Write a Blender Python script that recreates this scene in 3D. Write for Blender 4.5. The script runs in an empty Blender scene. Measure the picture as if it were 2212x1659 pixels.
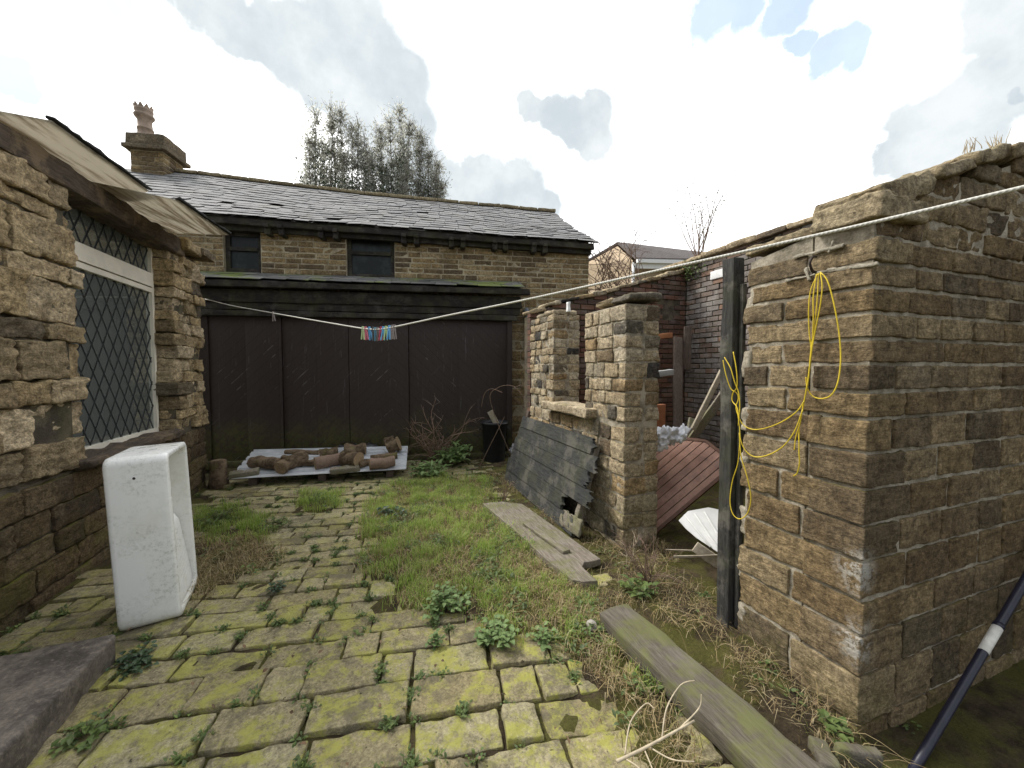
import bpy, math, random
from mathutils import Vector, noise
V3 = Vector
rnd = random.Random(11)
sc = bpy.context.scene
COL = sc.collection

# ------------------------------------------------------------------ camera model
F, CX, CY = 840.0, 1106.0, 829.5          # focal length and centre in 2212x1659 photo units
TH, PT, HC = math.radians(19.7), math.radians(2.35), 1.6
CT, ST, CP, SP = math.cos(TH), math.sin(TH), math.cos(PT), math.sin(PT)
def ray(x, y):
    a = (x - CX) / F; b = -(y - CY) / F
    fy = CP + b * SP; z = -SP + b * CP
    return V3((a * CT + fy * ST, -a * ST + fy * CT, z))
EYE = V3((0, 0, HC))
def G(x, y, z=0.0):
    r = ray(x, y); return EYE + r * ((z - HC) / r.z)
def onX(x, y, X):
    r = ray(x, y); return EYE + r * (X / r.x)
def onY(x, y, Y):
    r = ray(x, y); return EYE + r * (Y / r.y)
def onP(x, y, p, n):
    r = ray(x, y); return EYE + r * ((V3(p) - EYE).dot(n) / r.dot(n))
def atd(x, y, d):                          # at distance d along the viewing axis
    return EYE + ray(x, y) * d
def px(p):                                 # world point to photo units
    q = V3(p) - EYE
    X = q.x * CT - q.y * ST; Y0 = q.x * ST + q.y * CT
    d = Y0 * CP - q.z * SP; u = Y0 * SP + q.z * CP
    return (CX + F * X / d, CY - F * u / d) if d > .05 else (-9999, -9999)

cam = bpy.data.cameras.new("camera"); co = bpy.data.objects.new("camera", cam); COL.objects.link(co)
co.location = EYE; co.rotation_euler = (math.pi / 2 - PT, 0, -TH)
cam.sensor_width = 36; cam.lens = 36 * F / 2212; cam.clip_end = 500; cam.clip_start = .05
sc.camera = co

# ------------------------------------------------------------------ mesh helper
ORG = {}
class MB:
    def __init__(s): s.v = []; s.f = []; s.m = []; s.sm = []
    def add(s, vs, fs, m=0, smooth=False):
        b = len(s.v); s.v.extend(tuple(v) for v in vs)
        for f in fs:
            s.f.append([b + i for i in f]); s.m.append(m); s.sm.append(smooth)
    def build(s, name, mats, parent=None, loc=None):
        org = V3(loc) if loc is not None else (ORG.get(parent.as_pointer(), V3()) if parent else V3())
        me = bpy.data.meshes.new(name)
        me.from_pydata([(v[0] - org.x, v[1] - org.y, v[2] - org.z) for v in s.v], [], s.f)
        for m in (mats if isinstance(mats, (list, tuple)) else [mats]): me.materials.append(m)
        me.polygons.foreach_set('material_index', s.m)
        me.polygons.foreach_set('use_smooth', s.sm)
        me.update()
        o = bpy.data.objects.new(name, me); COL.objects.link(o)
        if parent: o.parent = parent
        if loc is not None: o.location = org
        ORG[o.as_pointer()] = org
        return o
def tag(o, label=None, cat=None, group=None, kind=None):
    if label: o['label'] = label
    if cat: o['category'] = cat
    if group: o['group'] = group
    if kind: o['kind'] = kind
    return o
def thing(name, label, cat, loc=(0, 0, 0), group=None):
    o = bpy.data.objects.new(name, None); COL.objects.link(o); o.location = loc; o.empty_display_size = .1
    ORG[o.as_pointer()] = V3(loc)
    return tag(o, label, cat, group)
def copy_tree(o, parent=None):
    c = o.copy(); COL.objects.link(c)
    if parent: c.parent = parent
    for ch in list(o.children): copy_tree(ch, c)
    return c

def box(mb, c, h, ax=None, m=0):
    ax = ax or (V3((1, 0, 0)), V3((0, 1, 0)), V3((0, 0, 1))); c = V3(c)
    vs = [c + ax[0] * (sx * h[0]) + ax[1] * (sy * h[1]) + ax[2] * (sz * h[2]) for sx in (-1, 1) for sy in (-1, 1) for sz in (-1, 1)]
    mb.add(vs, [(0, 1, 3, 2), (4, 6, 7, 5), (0, 4, 5, 1), (2, 3, 7, 6), (0, 2, 6, 4), (1, 5, 7, 3)], m)
def bbox(mb, x0, x1, y0, y1, z0, z1, m=0):
    box(mb, ((x0 + x1) / 2, (y0 + y1) / 2, (z0 + z1) / 2), ((x1 - x0) / 2, (y1 - y0) / 2, (z1 - z0) / 2), None, m)
def prism(mb, pts, d, m=0):                # planar polygon pts extruded by vector d
    n = len(pts); pts = [V3(p) for p in pts]; d = V3(d)
    mb.add(pts + [p + d for p in pts], [tuple(range(n)), tuple(range(2 * n - 1, n - 1, -1))] + [(i, i + n, (i + 1) % n + n, (i + 1) % n) for i in range(n)], m)
def nodes1(h, r, res):
    if h <= r * 1.25: r = h * .6
    n = max(1, int(2 * (h - r) / res))
    L = [-h, -h + .3 * r] + [-h + r + (2 * (h - r)) * i / n for i in range(n + 1)] + [h - .3 * r, h]
    return L
def rock(mb, c, h, ax=None, r=.02, res=.05, amp=.006, freq=9., m=0, skew=.0, seed=None, low=False, bed=1.0):
    """rounded, worn block: half sizes h along axes ax"""
    ax = ax or (V3((1, 0, 0)), V3((0, 1, 0)), V3((0, 0, 1))); c = V3(c)
    h = [max(.004, q) for q in h]
    rr = min(r, min(h) * .7)
    if low: L = [[-q, -q + rr, q - rr, q] for q in h]
    else: L = [nodes1(q, rr, res) for q in h]
    off = V3((rnd.uniform(-50, 50), rnd.uniform(-50, 50), rnd.uniform(-50, 50)))
    sk = [rnd.uniform(-skew, skew) for _ in range(7)]
    nx, ny, nz = len(L[0]), len(L[1]), len(L[2]); idx = {}; vs = []
    inn = [q - rr for q in h]
    def vert(i, j, k):
        key = (i, j, k)
        t = idx.get(key)
        if t is not None: return t
        p = (L[0][i], L[1][j], L[2][k])
        q = [max(-inn[a], min(inn[a], p[a])) for a in range(3)]
        d = V3((p[0] - q[0], p[1] - q[1], p[2] - q[2]))
        dn = d.normalized()
        P = V3(q) + dn * rr
        if skew:
            u, w, v = P.x / h[0], P.y / h[1], P.z / h[2]
            P.x += h[0] * (sk[0] * v * .5 + sk[6] * v * v * .25); P.z += min(h[2], h[0]) * (sk[1] * u + sk[2] * u * v) ; P.y += h[1] * (sk[3] * u + sk[4] * v) * .5
        if amp:
            W = V3((P.x * freq, P.y * freq, P.z * freq * bed)) + off
            a = noise.fractal(W, .9, 2.1, 3) * amp * 1.6
            P += dn * a
        vs.append(c + ax[0] * P.x + ax[1] * P.y + ax[2] * P.z)
        idx[key] = len(vs) - 1
        return len(vs) - 1
    fs = []
    for i in range(nx - 1):
        for j in range(ny - 1):
            fs.append((vert(i, j, 0), vert(i, j + 1, 0), vert(i + 1, j + 1, 0), vert(i + 1, j, 0)))
            fs.append((vert(i, j, nz - 1), vert(i + 1, j, nz - 1), vert(i + 1, j + 1, nz - 1), vert(i, j + 1, nz - 1)))
    for i in range(nx - 1):
        for k in range(nz - 1):
            fs.append((vert(i, 0, k), vert(i + 1, 0, k), vert(i + 1, 0, k + 1), vert(i, 0, k + 1)))
            fs.append((vert(i, ny - 1, k), vert(i, ny - 1, k + 1), vert(i + 1, ny - 1, k + 1), vert(i + 1, ny - 1, k)))
    for j in range(ny - 1):
        for k in range(nz - 1):
            fs.append((vert(0, j, k), vert(0, j, k + 1), vert(0, j + 1, k + 1), vert(0, j + 1, k)))
            fs.append((vert(nx - 1, j, k), vert(nx - 1, j + 1, k), vert(nx - 1, j + 1, k + 1), vert(nx - 1, j, k + 1)))
    mb.add(vs, fs, m, not low)
def spline(pts, n=6):
    pts = [V3(p) for p in pts]; out = []
    for i in range(len(pts) - 1):
        a = pts[max(0, i - 1)]; b = pts[i]; c = pts[i + 1]; d = pts[min(len(pts) - 1, i + 2)]
        for k in range(n):
            t = k / n
            out.append(.5 * ((2 * b) + (c - a) * t + (2 * a - 5 * b + 4 * c - d) * t * t + (3 * b - a - 3 * c + d) * t ** 3))
    out.append(pts[-1]); return out
def tube(mb, pts, r0, r1=None, n=6, m=0, cap=True):
    r1 = r0 if r1 is None else r1; pts = [V3(p) for p in pts]; N = len(pts); vs = []; fs = []
    ref = None
    for i, p in enumerate(pts):
        t = (pts[min(N - 1, i + 1)] - pts[max(0, i - 1)])
        if t.length < 1e-7: t = V3((0, 0, 1))
        t.normalize()
        if ref is None: ref = V3((0, 0, 1)) if abs(t.z) < .9 else V3((1, 0, 0))
        a = t.cross(ref)
        if a.length < 1e-4: a = t.orthogonal()
        a.normalize(); b = t.cross(a); ref = a.cross(t)
        r = r0 + (r1 - r0) * i / max(1, N - 1)
        for k in range(n):
            q = 2 * math.pi * k / n
            vs.append(p + a * (r * math.cos(q)) + b * (r * math.sin(q)))
    for i in range(N - 1):
        for k in range(n):
            fs.append((i * n + k, i * n + (k + 1) % n, (i + 1) * n + (k + 1) % n, (i + 1) * n + k))
    if cap: fs += [tuple(range(n - 1, -1, -1)), tuple(range((N - 1) * n, N * n))]
    mb.add(vs, fs, m, n > 4)
def lathe(mb, c, prof, n=20, m=0, axis=None):
    c = V3(c); ax = axis or (V3((1, 0, 0)), V3((0, 1, 0)), V3((0, 0, 1))); vs = []; fs = []
    for r, z in prof:
        for k in range(n):
            q = 2 * math.pi * k / n; vs.append(c + ax[0] * (r * math.cos(q)) + ax[1] * (r * math.sin(q)) + ax[2] * z)
    for i in range(len(prof) - 1):
        for k in range(n): fs.append((i * n + k, i * n + (k + 1) % n, (i + 1) * n + (k + 1) % n, (i + 1) * n + k))
    fs += [tuple(range(n - 1, -1, -1)), tuple(range((len(prof) - 1) * n, len(prof) * n))]
    mb.add(vs, fs, m, True)
def leaf(mb, p, d, up, L, W, m=0, bend=.25):   # six-point pointed leaf
    d = V3(d).normalized(); s = d.cross(V3(up))
    if s.length < 1e-4: s = d.orthogonal()
    s.normalize(); n = s.cross(d)
    a = p; b = p + d * (L * .35) + n * (L * bend * .3); c = p + d * (L * .7) + n * (L * bend * .2); t = p + d * L - n * (L * bend * .3)
    mb.add([a, b - s * (W * .5) + n * (W * .12), b, b + s * (W * .5) + n * (W * .12), c - s * (W * .34) + n * (W * .08), c, c + s * (W * .34) + n * (W * .08), t],
           [(0, 2, 1), (0, 3, 2), (1, 2, 5, 4), (2, 3, 6, 5), (4, 5, 7), (5, 6, 7)], m, False)

# ------------------------------------------------------------------ materials
class T:
    def __init__(s, name, rough=.9, spec=.3):
        s.mat = bpy.data.materials.new(name); s.mat.use_nodes = True; s.nt = s.mat.node_tree; s.nt.nodes.clear()
        s.out = s.nt.nodes.new('ShaderNodeOutputMaterial'); s.b = s.nt.nodes.new('ShaderNodeBsdfPrincipled')
        s.nt.links.new(s.b.outputs[0], s.out.inputs[0]); s.set('Roughness', rough); s.set('Specular IOR Level', spec)
        s._p = None; s._i = None; s._g = None
    def put(s, sock, v):
        if hasattr(v, 'is_output'): s.nt.links.new(v, sock)
        elif isinstance(v, (tuple, list)) and sock.type == 'RGBA': sock.default_value = (*v[:3], 1)
        else: sock.default_value = v
    def set(s, k, v): s.put(s.b.inputs[k], v); return s
    def geo(s):
        if not s._g: s._g = s.nt.nodes.new('ShaderNodeNewGeometry')
        return s._g
    def pos(s): return s.geo().outputs['Position']
    def isl(s): return s.geo().outputs['Random Per Island']
    def vmul(s, v, k):
        n = s.nt.nodes.new('ShaderNodeVectorMath'); n.operation = 'MULTIPLY'; s.put(n.inputs[0], v); n.inputs[1].default_value = k; return n.outputs[0]
    def vadd(s, v, w):
        n = s.nt.nodes.new('ShaderNodeVectorMath'); n.operation = 'ADD'; s.put(n.inputs[0], v); s.put(n.inputs[1], w); return n.outputs[0]
    def sep(s, v, i):
        n = s.nt.nodes.new('ShaderNodeSeparateXYZ'); s.put(n.inputs[0], v); return n.outputs[i]
    def noise(s, scale, det=4, rough=.6, vec=None, dist=0):
        n = s.nt.nodes.new('ShaderNodeTexNoise'); s.put(n.inputs['Vector'], vec or s.pos()); n.inputs['Scale'].default_value = scale
        n.inputs['Detail'].default_value = det; n.inputs['Roughness'].default_value = rough; n.inputs['Distortion'].default_value = dist
        return n.outputs[0]
    def vor(s, scale, vec=None, feat='F1'):
        n = s.nt.nodes.new('ShaderNodeTexVoronoi'); n.feature = feat; s.put(n.inputs['Vector'], vec or s.pos()); n.inputs['Scale'].default_value = scale
        return n.outputs['Distance']
    def ramp(s, f, stops, interp='LINEAR'):
        n = s.nt.nodes.new('ShaderNodeValToRGB'); s.put(n.inputs[0], f); e = n.color_ramp; e.interpolation = interp
        while len(e.elements) < len(stops): e.elements.new(.5)
        for q, (p, c) in zip(e.elements, stops):
            q.position = p; q.color = (c, c, c, 1) if isinstance(c, (int, float)) else (*c, 1)
        return n.outputs[0]
    def mix(s, f, a, b, bl='MIX'):
        n = s.nt.nodes.new('ShaderNodeMix'); n.data_type = 'RGBA'; n.blend_type = bl
        s.put(n.inputs[0], f); s.put(n.inputs[6], a); s.put(n.inputs[7], b); return n.outputs[2]
    def m(s, op, a, b=0., clamp=False):
        n = s.nt.nodes.new('ShaderNodeMath'); n.operation = op; n.use_clamp = clamp; s.put(n.inputs[0], a); s.put(n.inputs[1], b); return n.outputs[0]
    def rng(s, v, a, b, c=0., d=1.):
        n = s.nt.nodes.new('ShaderNodeMapRange'); n.interpolation_type = 'SMOOTHSTEP'; s.put(n.inputs[0], v)
        for i, q in enumerate((a, b, c, d)): n.inputs[i + 1].default_value = q
        return n.outputs[0]
    def bump(s, h, st=.5, d=.01, nrm=None):
        n = s.nt.nodes.new('ShaderNodeBump'); n.inputs['Strength'].default_value = st; n.inputs['Distance'].default_value = d
        s.put(n.inputs['Height'], h)
        if nrm: s.put(n.inputs['Normal'], nrm)
        s.put(s.b.inputs['Normal'], n.outputs[0]); return n.outputs[0]
MOSS = (.085, .095, .016)
def even(cols): return [(i / max(1, len(cols) - 1), c) for i, c in enumerate(cols)]
def sandstone(name, cols, soot=.35, moss=.3, mossz=.6, bump=.6, bedk=5., lime=(), sat=1., k=1.0):
    t = T(name, .92, .2)
    cols = [tuple(q * k for q in c) for c in cols]
    base = t.ramp(t.isl(), even(cols))
    n1 = t.noise(5, 5, .65); base = t.mix(t.rng(n1, .45, .7, 0, .55), base, (.15 * k, .098 * k, .05 * k))
    n1b = t.noise(3.1, 4, .6, t.vadd(t.pos(), (7, 3, 9))); base = t.mix(t.rng(n1b, .55, .72, 0, .45), base, (.34 * k, .275 * k, .18 * k))
    fine = t.noise(70, 6, .78); base = t.mix(.85, base, t.ramp(fine, [(.3, .35), (.5, 1.), (.7, 1.75)]), 'MULTIPLY'); base = t.mix(.9, base, t.ramp(t.noise(26, 6, .75, t.vadd(t.pos(), (2, 2, 6))), [(.34, .4), (.5, 1.05), (.64, 1.6)]), 'MULTIPLY')
    bed = t.noise(9, 5, .7, t.vmul(t.pos(), (1, 1, bedk))); base = t.mix(.6, base, t.ramp(bed, [(.3, .55), (.5, 1.), (.7, 1.3)]), 'MULTIPLY')
    so = t.rng(t.m('ADD', t.noise(1.6, 5, .65, t.vadd(t.pos(), (3, 1, 4))), t.m('MULTIPLY', t.m('SUBTRACT', t.isl(), .5), .35)), .5, .68, 0, soot)
    base = t.mix(so, base, (.035, .03, .026))
    if moss:
        z = t.sep(t.pos(), 2); nz = t.sep(t.geo().outputs['Normal'], 2)
        lowm = t.rng(z, mossz, 0, 0, 1); mm = t.m('ADD', t.m('MULTIPLY', lowm, .55), t.m('MULTIPLY', t.rng(nz, .35, .9), .6))
        mm = t.m('MULTIPLY', mm, t.rng(t.noise(4, 6, .7, t.vadd(t.pos(), (11, 2, 5))), .42, .62)); base = t.mix(t.m('MULTIPLY', mm, moss * 2, True), base, t.mix(t.noise(30, 3), (.05, .055, .018), (.17, .16, .03)))
    for (c, r) in lime:
        n = t.nt.nodes.new('ShaderNodeVectorMath'); n.operation = 'DISTANCE'; t.put(n.inputs[0], t.pos()); n.inputs[1].default_value = c
        lm = t.m('MULTIPLY', t.rng(n.outputs['Value'], r, r * .3), t.rng(t.noise(22, 6, .75), .44, .56)); base = t.mix(t.m('MULTIPLY', lm, .8), base, (.5, .48, .43))
    t.set('Base Color', base)
    t.bump(t.m('ADD', fine, t.m('MULTIPLY', bed, 1.6)), bump, .014)
    return t.mat
def mortar(name, c=(.3, .265, .2), d=(.14, .12, .09), moss=.0):
    t = T(name, .95, .15); n = t.noise(6, 6, .7)
    base = t.mix(t.rng(n, .38, .62), d, c); base = t.mix(.6, base, t.ramp(t.noise(90, 5, .7), [(.3, .5), (.7, 1.3)]), 'MULTIPLY')
    if moss: base = t.mix(t.rng(t.noise(3, 5), .5, .6, 0, moss), base, (.07, .075, .02))
    t.set('Base Color', base); t.bump(t.noise(60, 6, .7), .7, .012); return t.mat
def wood(name, a, b, axis=(1, 8, 8), scale=12, rough=.85, moss=0., pale=0., bump=.4, palec=(.33, .3, .26), spec=.25):
    t = T(name, rough, spec); v = t.vmul(t.pos(), axis); g = t.noise(scale, 7, .7, v, .4)
    base = t.mix(t.rng(g, .3, .7), a, b)
    base = t.mix(.5, base, t.ramp(t.isl(), [(0, .7), (1, 1.25)]), 'MULTIPLY')
    if pale: base = t.mix(t.m('MULTIPLY', t.rng(t.noise(3.5, 6, .7), .5, .62), pale), base, palec)
    if moss: base = t.mix(t.m('MULTIPLY', t.rng(t.noise(4.5, 6, .7, t.vadd(t.pos(), (5, 5, 1))), .42, .62), moss), base, (.13, .14, .04))
    t.set('Base Color', base); t.bump(g, bump, .008); return t.mat
def plain(name, c, rough=.6, spec=.4, var=.25, metal=0., vs=12, bump=.15):
    t = T(name, rough, spec); n = t.noise(vs, 5, .65)
    t.set('Base Color', t.mix(1., c, t.ramp(n, [(.3, 1 - var), (.7, 1 + var)]), 'MULTIPLY')); t.set('Metallic', metal)
    if bump: t.bump(n, bump, .006)
    return t.mat
def foliage(name, cols, trans=.3, rough=.55):
    t = T(name, rough, .35); base = t.ramp(t.isl(), even(cols)); base = t.mix(.4, base, t.ramp(t.noise(3, 3), [(.3, .6), (.7, 1.3)]), 'MULTIPLY')
    t.set('Base Color', base)
    tr = t.nt.nodes.new('ShaderNodeBsdfTranslucent'); t.put(tr.inputs[0], base); mx = t.nt.nodes.new('ShaderNodeMixShader'); mx.inputs[0].default_value = trans
    t.nt.links.new(t.b.outputs[0], mx.inputs[1]); t.nt.links.new(tr.outputs[0], mx.inputs[2]); t.nt.links.new(mx.outputs[0], t.out.inputs[0])
    return t.mat
SAND = [(.34, .25, .135), (.26, .185, .097), (.2, .14, .078), (.39, .3, .175), (.295, .215, .12), (.13, .098, .062), (.34, .26, .155)]
_c = onX(1845, 1315, 2.0)
M = {}
M['sand_near'] = sandstone('weathered brown sandstone', SAND, .22, .28, .5, .75, 5, lime=[(tuple(onX(1862, 1250, 2.0)), .16), (tuple(onX(1855, 1400, 2.0)), .15)], k=.66)
M['sand_low'] = sandstone('darker rubble sandstone', [(.2, .145, .08), (.16, .11, .06), (.23, .17, .1), (.13, .09, .055)], .5, .5, .7, .8, 4, k=.6)  # darker stone tones for the lower courses of the left house wall
M['sand_left'] = sandstone('yellow rubble sandstone', [(.46, .35, .2), (.33, .25, .14), (.52, .42, .28), (.25, .19, .11), (.42, .32, .18), (.12, .1, .075)], .3, .3, .95, .8, 4)
M['sand_hut'] = sandstone('pale squared sandstone', [(.45, .37, .25), (.37, .29, .18), (.5, .43, .31), (.4, .31, .19), (.45, .38, .27), (.42, .3, .16), (.06, .057, .054), (.46, .39, .27)], .25, .4, .9, .7, 3, k=.85)
M['sand_barn'] = sandstone('coursed barn stone', [(.32, .235, .12), (.25, .175, .085), (.36, .28, .16), (.29, .21, .105), (.1, .075, .05), (.31, .22, .11), (.17, .12, .065)], .4, .35, 1.2, .5, 3, k=.85)
M['mortar'] = mortar('old lime mortar', (.46, .41, .32), (.22, .19, .14))
M['mortar_dark'] = mortar('damp dark mortar', (.15, .125, .09), (.07, .06, .045), .25)
M['mortar_pale'] = mortar('pale cement pointing', (.44, .4, .32), (.3, .27, .21))
M['mortar_barn'] = mortar('sandy barn mortar', (.5, .43, .3), (.28, .235, .16), .1)
# ------------------------------------------------------------------ more materials
def brickmat(name, cols, lime=.3, soot=.4):
    t = T(name, .92, .2); base = t.ramp(t.isl(), even(cols)); fine = t.noise(60, 6, .75)
    base = t.mix(.7, base, t.ramp(fine, [(.28, .55), (.72, 1.4)]), 'MULTIPLY')
    base = t.mix(t.rng(t.noise(2.2, 5, .7), .5, .66, 0, soot), base, (.03, .026, .025))
    base = t.mix(t.rng(t.noise(2.8, 6, .7, t.vadd(t.pos(), (4, 8, 2))), .52, .66, 0, lime), base, (.34, .32, .3))
    base = t.mix(t.m('MULTIPLY', t.rng(t.sep(t.geo().outputs['Normal'], 2), .4, .9), t.rng(t.noise(5, 5), .4, .55)), base, (.11, .12, .035))
    t.set('Base Color', base); t.bump(fine, .6, .01); return t.mat
M['brick_red'] = brickmat('dark red brick', [(.16, .08, .055), (.12, .065, .05), (.19, .1, .065), (.09, .06, .05), (.17, .11, .08)], .2, .5)
M['brick_grey'] = brickmat('limewashed purple brick', [(.19, .135, .105), (.17, .15, .135), (.24, .15, .105), (.23, .21, .19), (.14, .11, .095), (.28, .25, .225)], .6, .5)
M['black_wood'] = wood('black weathered post timber', (.018, .017, .016), (.06, .057, .053), (9, 9, 1), 9, .8, .12, .25)
M['grey_wood'] = wood('grey weathered timber', (.12, .1, .08), (.27, .235, .19), (8, 1, 8), 8, .9, .5, .2)
M['sleeper'] = wood('damp grey brown sleeper timber', (.07, .06, .045), (.155, .135, .105), (14, .8, 14), 8, .85, .65, .12)
M['brown_wood'] = wood('dull brown plank timber', (.07, .05, .04), (.13, .1, .08), (9, 9, 1), 8, .85, 0, .1)
M['pale_wood'] = wood('pale broken timber', (.3, .25, .18), (.48, .42, .33), (2, 6, 6), 10, .9, .3, .2)
M['iron'] = plain('rusty iron', (.06, .045, .04), .7, .4, .4, .6)
M['white_paint'] = plain('white paint flakes', (.72, .72, .7), .7, .3, .15)

Z = V3((0, 0, 1))
def courses(z0, z1, a, b):
    L = [z0]
    while L[-1] < z1 - a * .6: L.append(min(z1, L[-1] + rnd.uniform(a, b)))
    return [(L[i], L[i + 1]) for i in range(len(L) - 1)]
def stones(mb, O, U, N, crs, segs, lens, depth, jt=.012, r=.014, res=.05, amp=.006, freq=10., m=0, skew=.05, jit=.006, low=False, ragged=0., wave=0., bed=1.):
    O, U, N = V3(O), V3(U), V3(N)
    for (v0, v1) in crs:
        sg = segs(v0, v1)
        for (u0, u1) in sg:
            u = u0 + rnd.uniform(-1, 1) * ragged
            while u < u1 - .02:
                w = rnd.uniform(*lens)
                if u1 - u - w < lens[0] * .6: w = u1 - u
                w = min(w, u1 - u); dd = depth * rnd.uniform(.92, 1.05) if not callable(depth) else depth()
                wv = wave * noise.noise(V3((u * 1.1 + O.x, v0 * 2, O.y)))
                c = O + U * (u + w / 2) + Z * ((v0 + v1) / 2 + wv) - N * (dd / 2 - rnd.uniform(-jit, jit))
                rock(mb, c, (w / 2 - jt / 2, dd / 2, (v1 - v0) / 2 - jt / 2), (U, N, Z), r, res, amp, freq, m, skew, None, low, bed)
                u += w
def panel(mb, O, U, N, pts, t, m=1):       # mortar core: polygon (u, v) set back, thickness t
    O, U, N = V3(O), V3(U), V3(N)
    prism(mb, [O + U * u + Z * v for u, v in pts], -N * t, m)

# ------------------------------------------------------------------ ruined outbuilding on the right
XW = 2.03; YC = onX(1850, 1600, XW).y; YP = onX(1594, 1350, XW).y      # wall plane, near corner, post
M['cope'] = sandstone('mossy coping stone', [(.24, .195, .12), (.29, .235, .15), (.2, .16, .1)], .15, .4, 0, .7, 4)
out = thing('ruined_outbuilding', 'roofless sandstone outbuilding with empty doorway, window slot and sloping gable', 'ruin', (XW, YC, 0))
ys = [1900, 1810, 1720, 1640, 1585, 1475, 1383, 1305, 1217, 1138, 1059, 981, 905, 846, 786, 731, 675, 619, 568, 512]
zc = [onX(1870, y, XW).z for y in ys]
crs = [(zc[i], zc[i + 1]) for i in range(len(zc) - 1)]
def gtop(x): return 2.36 + (x - XW) * .32 + .01 * math.sin(x * 7)
mb = MB(); k = 0
for c in crs:                               # left face (towards the yard) and gable face share courses; quoins alternate
    k += 1; top = c[1]
    dA = rnd.uniform(.2, .3) if k % 2 else 0.0
    yA = YC - .014 if k % 2 else YC + rnd.uniform(.16, .26)
    stones(mb, (XW, 0, 0), (0, 1, 0), (-1, 0, 0), [c], lambda a, b: [(yA, YP + rnd.uniform(-.03, .02))], (.2, .42), .27, .018, .007, .022, .0055, 17, 0, .035, .007, bed=2.)
    xs = XW + (.27 if k % 2 else -.014)
    x1 = 5.05
    stones(mb, (0, YC, 0), (1, 0, 0), (0, -1, 0), [c], lambda a, b: [(xs, x1)], (.19, .36), .27 if k % 2 else .25, .018, .006, .022, .0038, 17, 0, .03, .004, bed=2.)
zt = crs[-1][1]; v = zt
while v < 3.45:                             # rubble courses of the gable above the corner
    hh = rnd.uniform(.09, .13); x0 = XW + max(0, (v + hh * .7 - 2.36) / .32)
    if x0 < 5: stones(mb, (0, YC, 0), (1, 0, 0), (0, -1, 0), [(v, v + hh)], lambda a, b: [(x0 + .02, 5.05)], (.2, .4), .27, .012, .009, .026, .009, 14, 0, .05, .01, bed=2.)
    v += hh
panel(mb, (XW + .011, 0, 0), (0, 1, 0), (-1, 0, 0), [(YC + .26, -.6), (YP - .02, -.6), (YP - .02, 2.2), (YC + .26, 2.25)], .24)
bm_pts = [(XW + .012, -.6), (5.04, -.6), (5.04, gtop(5.04)), (XW + .012, 2.27)]
panel(mb, (0, YC + .011, 0), (1, 0, 0), (0, -1, 0), bm_pts, .24)
# copings: heavy worn slabs at the corner, then mossy sloping caps
sl = V3((1, 0, .32)).normalized(); up = V3((-.32, 0, 1)).normalized()
rock(mb, (XW + .13, YC + .1, 2.285), (.17, .14, .05), None, .012, .025, .01, 12, 2, .06, bed=2)
rock(mb, (XW + .16, YC + .11, 2.375), (.19, .14, .05), (sl, V3((0, 1, 0)), up), .014, .025, .012, 12, 2, .06, bed=2)
x = XW + .38
while x < 5:
    w = rnd.uniform(.2, .42)
    rock(mb, V3((x + w / 2, YC + .15, gtop(x + w / 2) + rnd.uniform(.0, .012))), (w / 2 + .004, .19, rnd.uniform(.025, .035)), (sl, V3((0, 1, 0)), up), .01, .03, .01, 12, 2, .05, bed=2)
    x += w
yy = YC + .25
while yy < YP - .05:
    w = rnd.uniform(.18, .3); w = min(w, YP - yy)
    rock(mb, (XW + .13, yy + w / 2, 2.265), (.14, w / 2, .022), None, .01, .03, .01, 12, 2, .06, None, False, 2); yy += w
mb.build('gable_wall', [M['sand_near'], M['mortar'], M['cope']], out)
# strips of pale repointing on the yard face
mb = MB()
for (a, b, c, d, w) in ((1713, 557, 1822, 530, 6), (1697, 607, 1790, 586, 5), (1788, 586, 1897, 569, 7), (1790, 545, 1800, 520, 5), (1742, 580, 1748, 605, 6)):
    p, q = onX(a, b, XW - .004), onX(c, d, XW - .004); u = (q - p).normalized(); L = (q - p).length
    rock(mb, (p + q) / 2, (L / 2, .006, w * .0011), (u, V3((1, 0, 0)), u.cross(V3((1, 0, 0)))), .004, .02, .005, 30, 0, .1)
mb.build('pointing', M['mortar_pale'], out)

# front wall with the window slot
TW = .36; YW0 = onX(1263, 800, XW).y; YW1 = onX(1195, 800, XW).y; Y0 = onX(1350, 900, XW).y; Y1 = 4.93; ZS = onX(1240, 890, XW).z
mb = MB()
def fsegs(a, b):
    return [(Y0, Y1)] if b <= ZS + .02 else [(Y0, YW0)]
c1 = courses(-.1, ZS, .12, .165); c2 = courses(ZS, 2.17, .115, .16)
for c in c1 + c2:
    stones(mb, (XW, 0, 0), (0, 1, 0), (-1, 0, 0), [c], fsegs, (.1, .3), lambda: rnd.uniform(.15, .24), .014, .01, .03, .008, 16, 0, .05, .009, bed=1.6)
    stones(mb, (XW + TW, 0, 0), (0, 1, 0), (1, 0, 0), [c], fsegs, (.14, .34), lambda: rnd.uniform(.13, .16), .014, .01, .04, .008, 16, 0, .05, .007, bed=1.6)
def psegs(a, b): return [(YW1, Y1)]
v = ZS; cp = courses(ZS, 2.25, .085, .125)
for c in cp:
    stones(mb, (XW, 0, 0), (0, 1, 0), (-1, 0, 0), [c], psegs, (.1, .22), lambda: rnd.uniform(.15, .22), .012, .009, .03, .009, 16, 0, .06, .014, bed=1.6)
    stones(mb, (XW + TW, 0, 0), (0, 1, 0), (1, 0, 0), [c], psegs, (.12, .26), lambda: rnd.uniform(.13, .16), .012, .009, .04, .008, 16, 0, .05, .007, bed=1.6)
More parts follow.
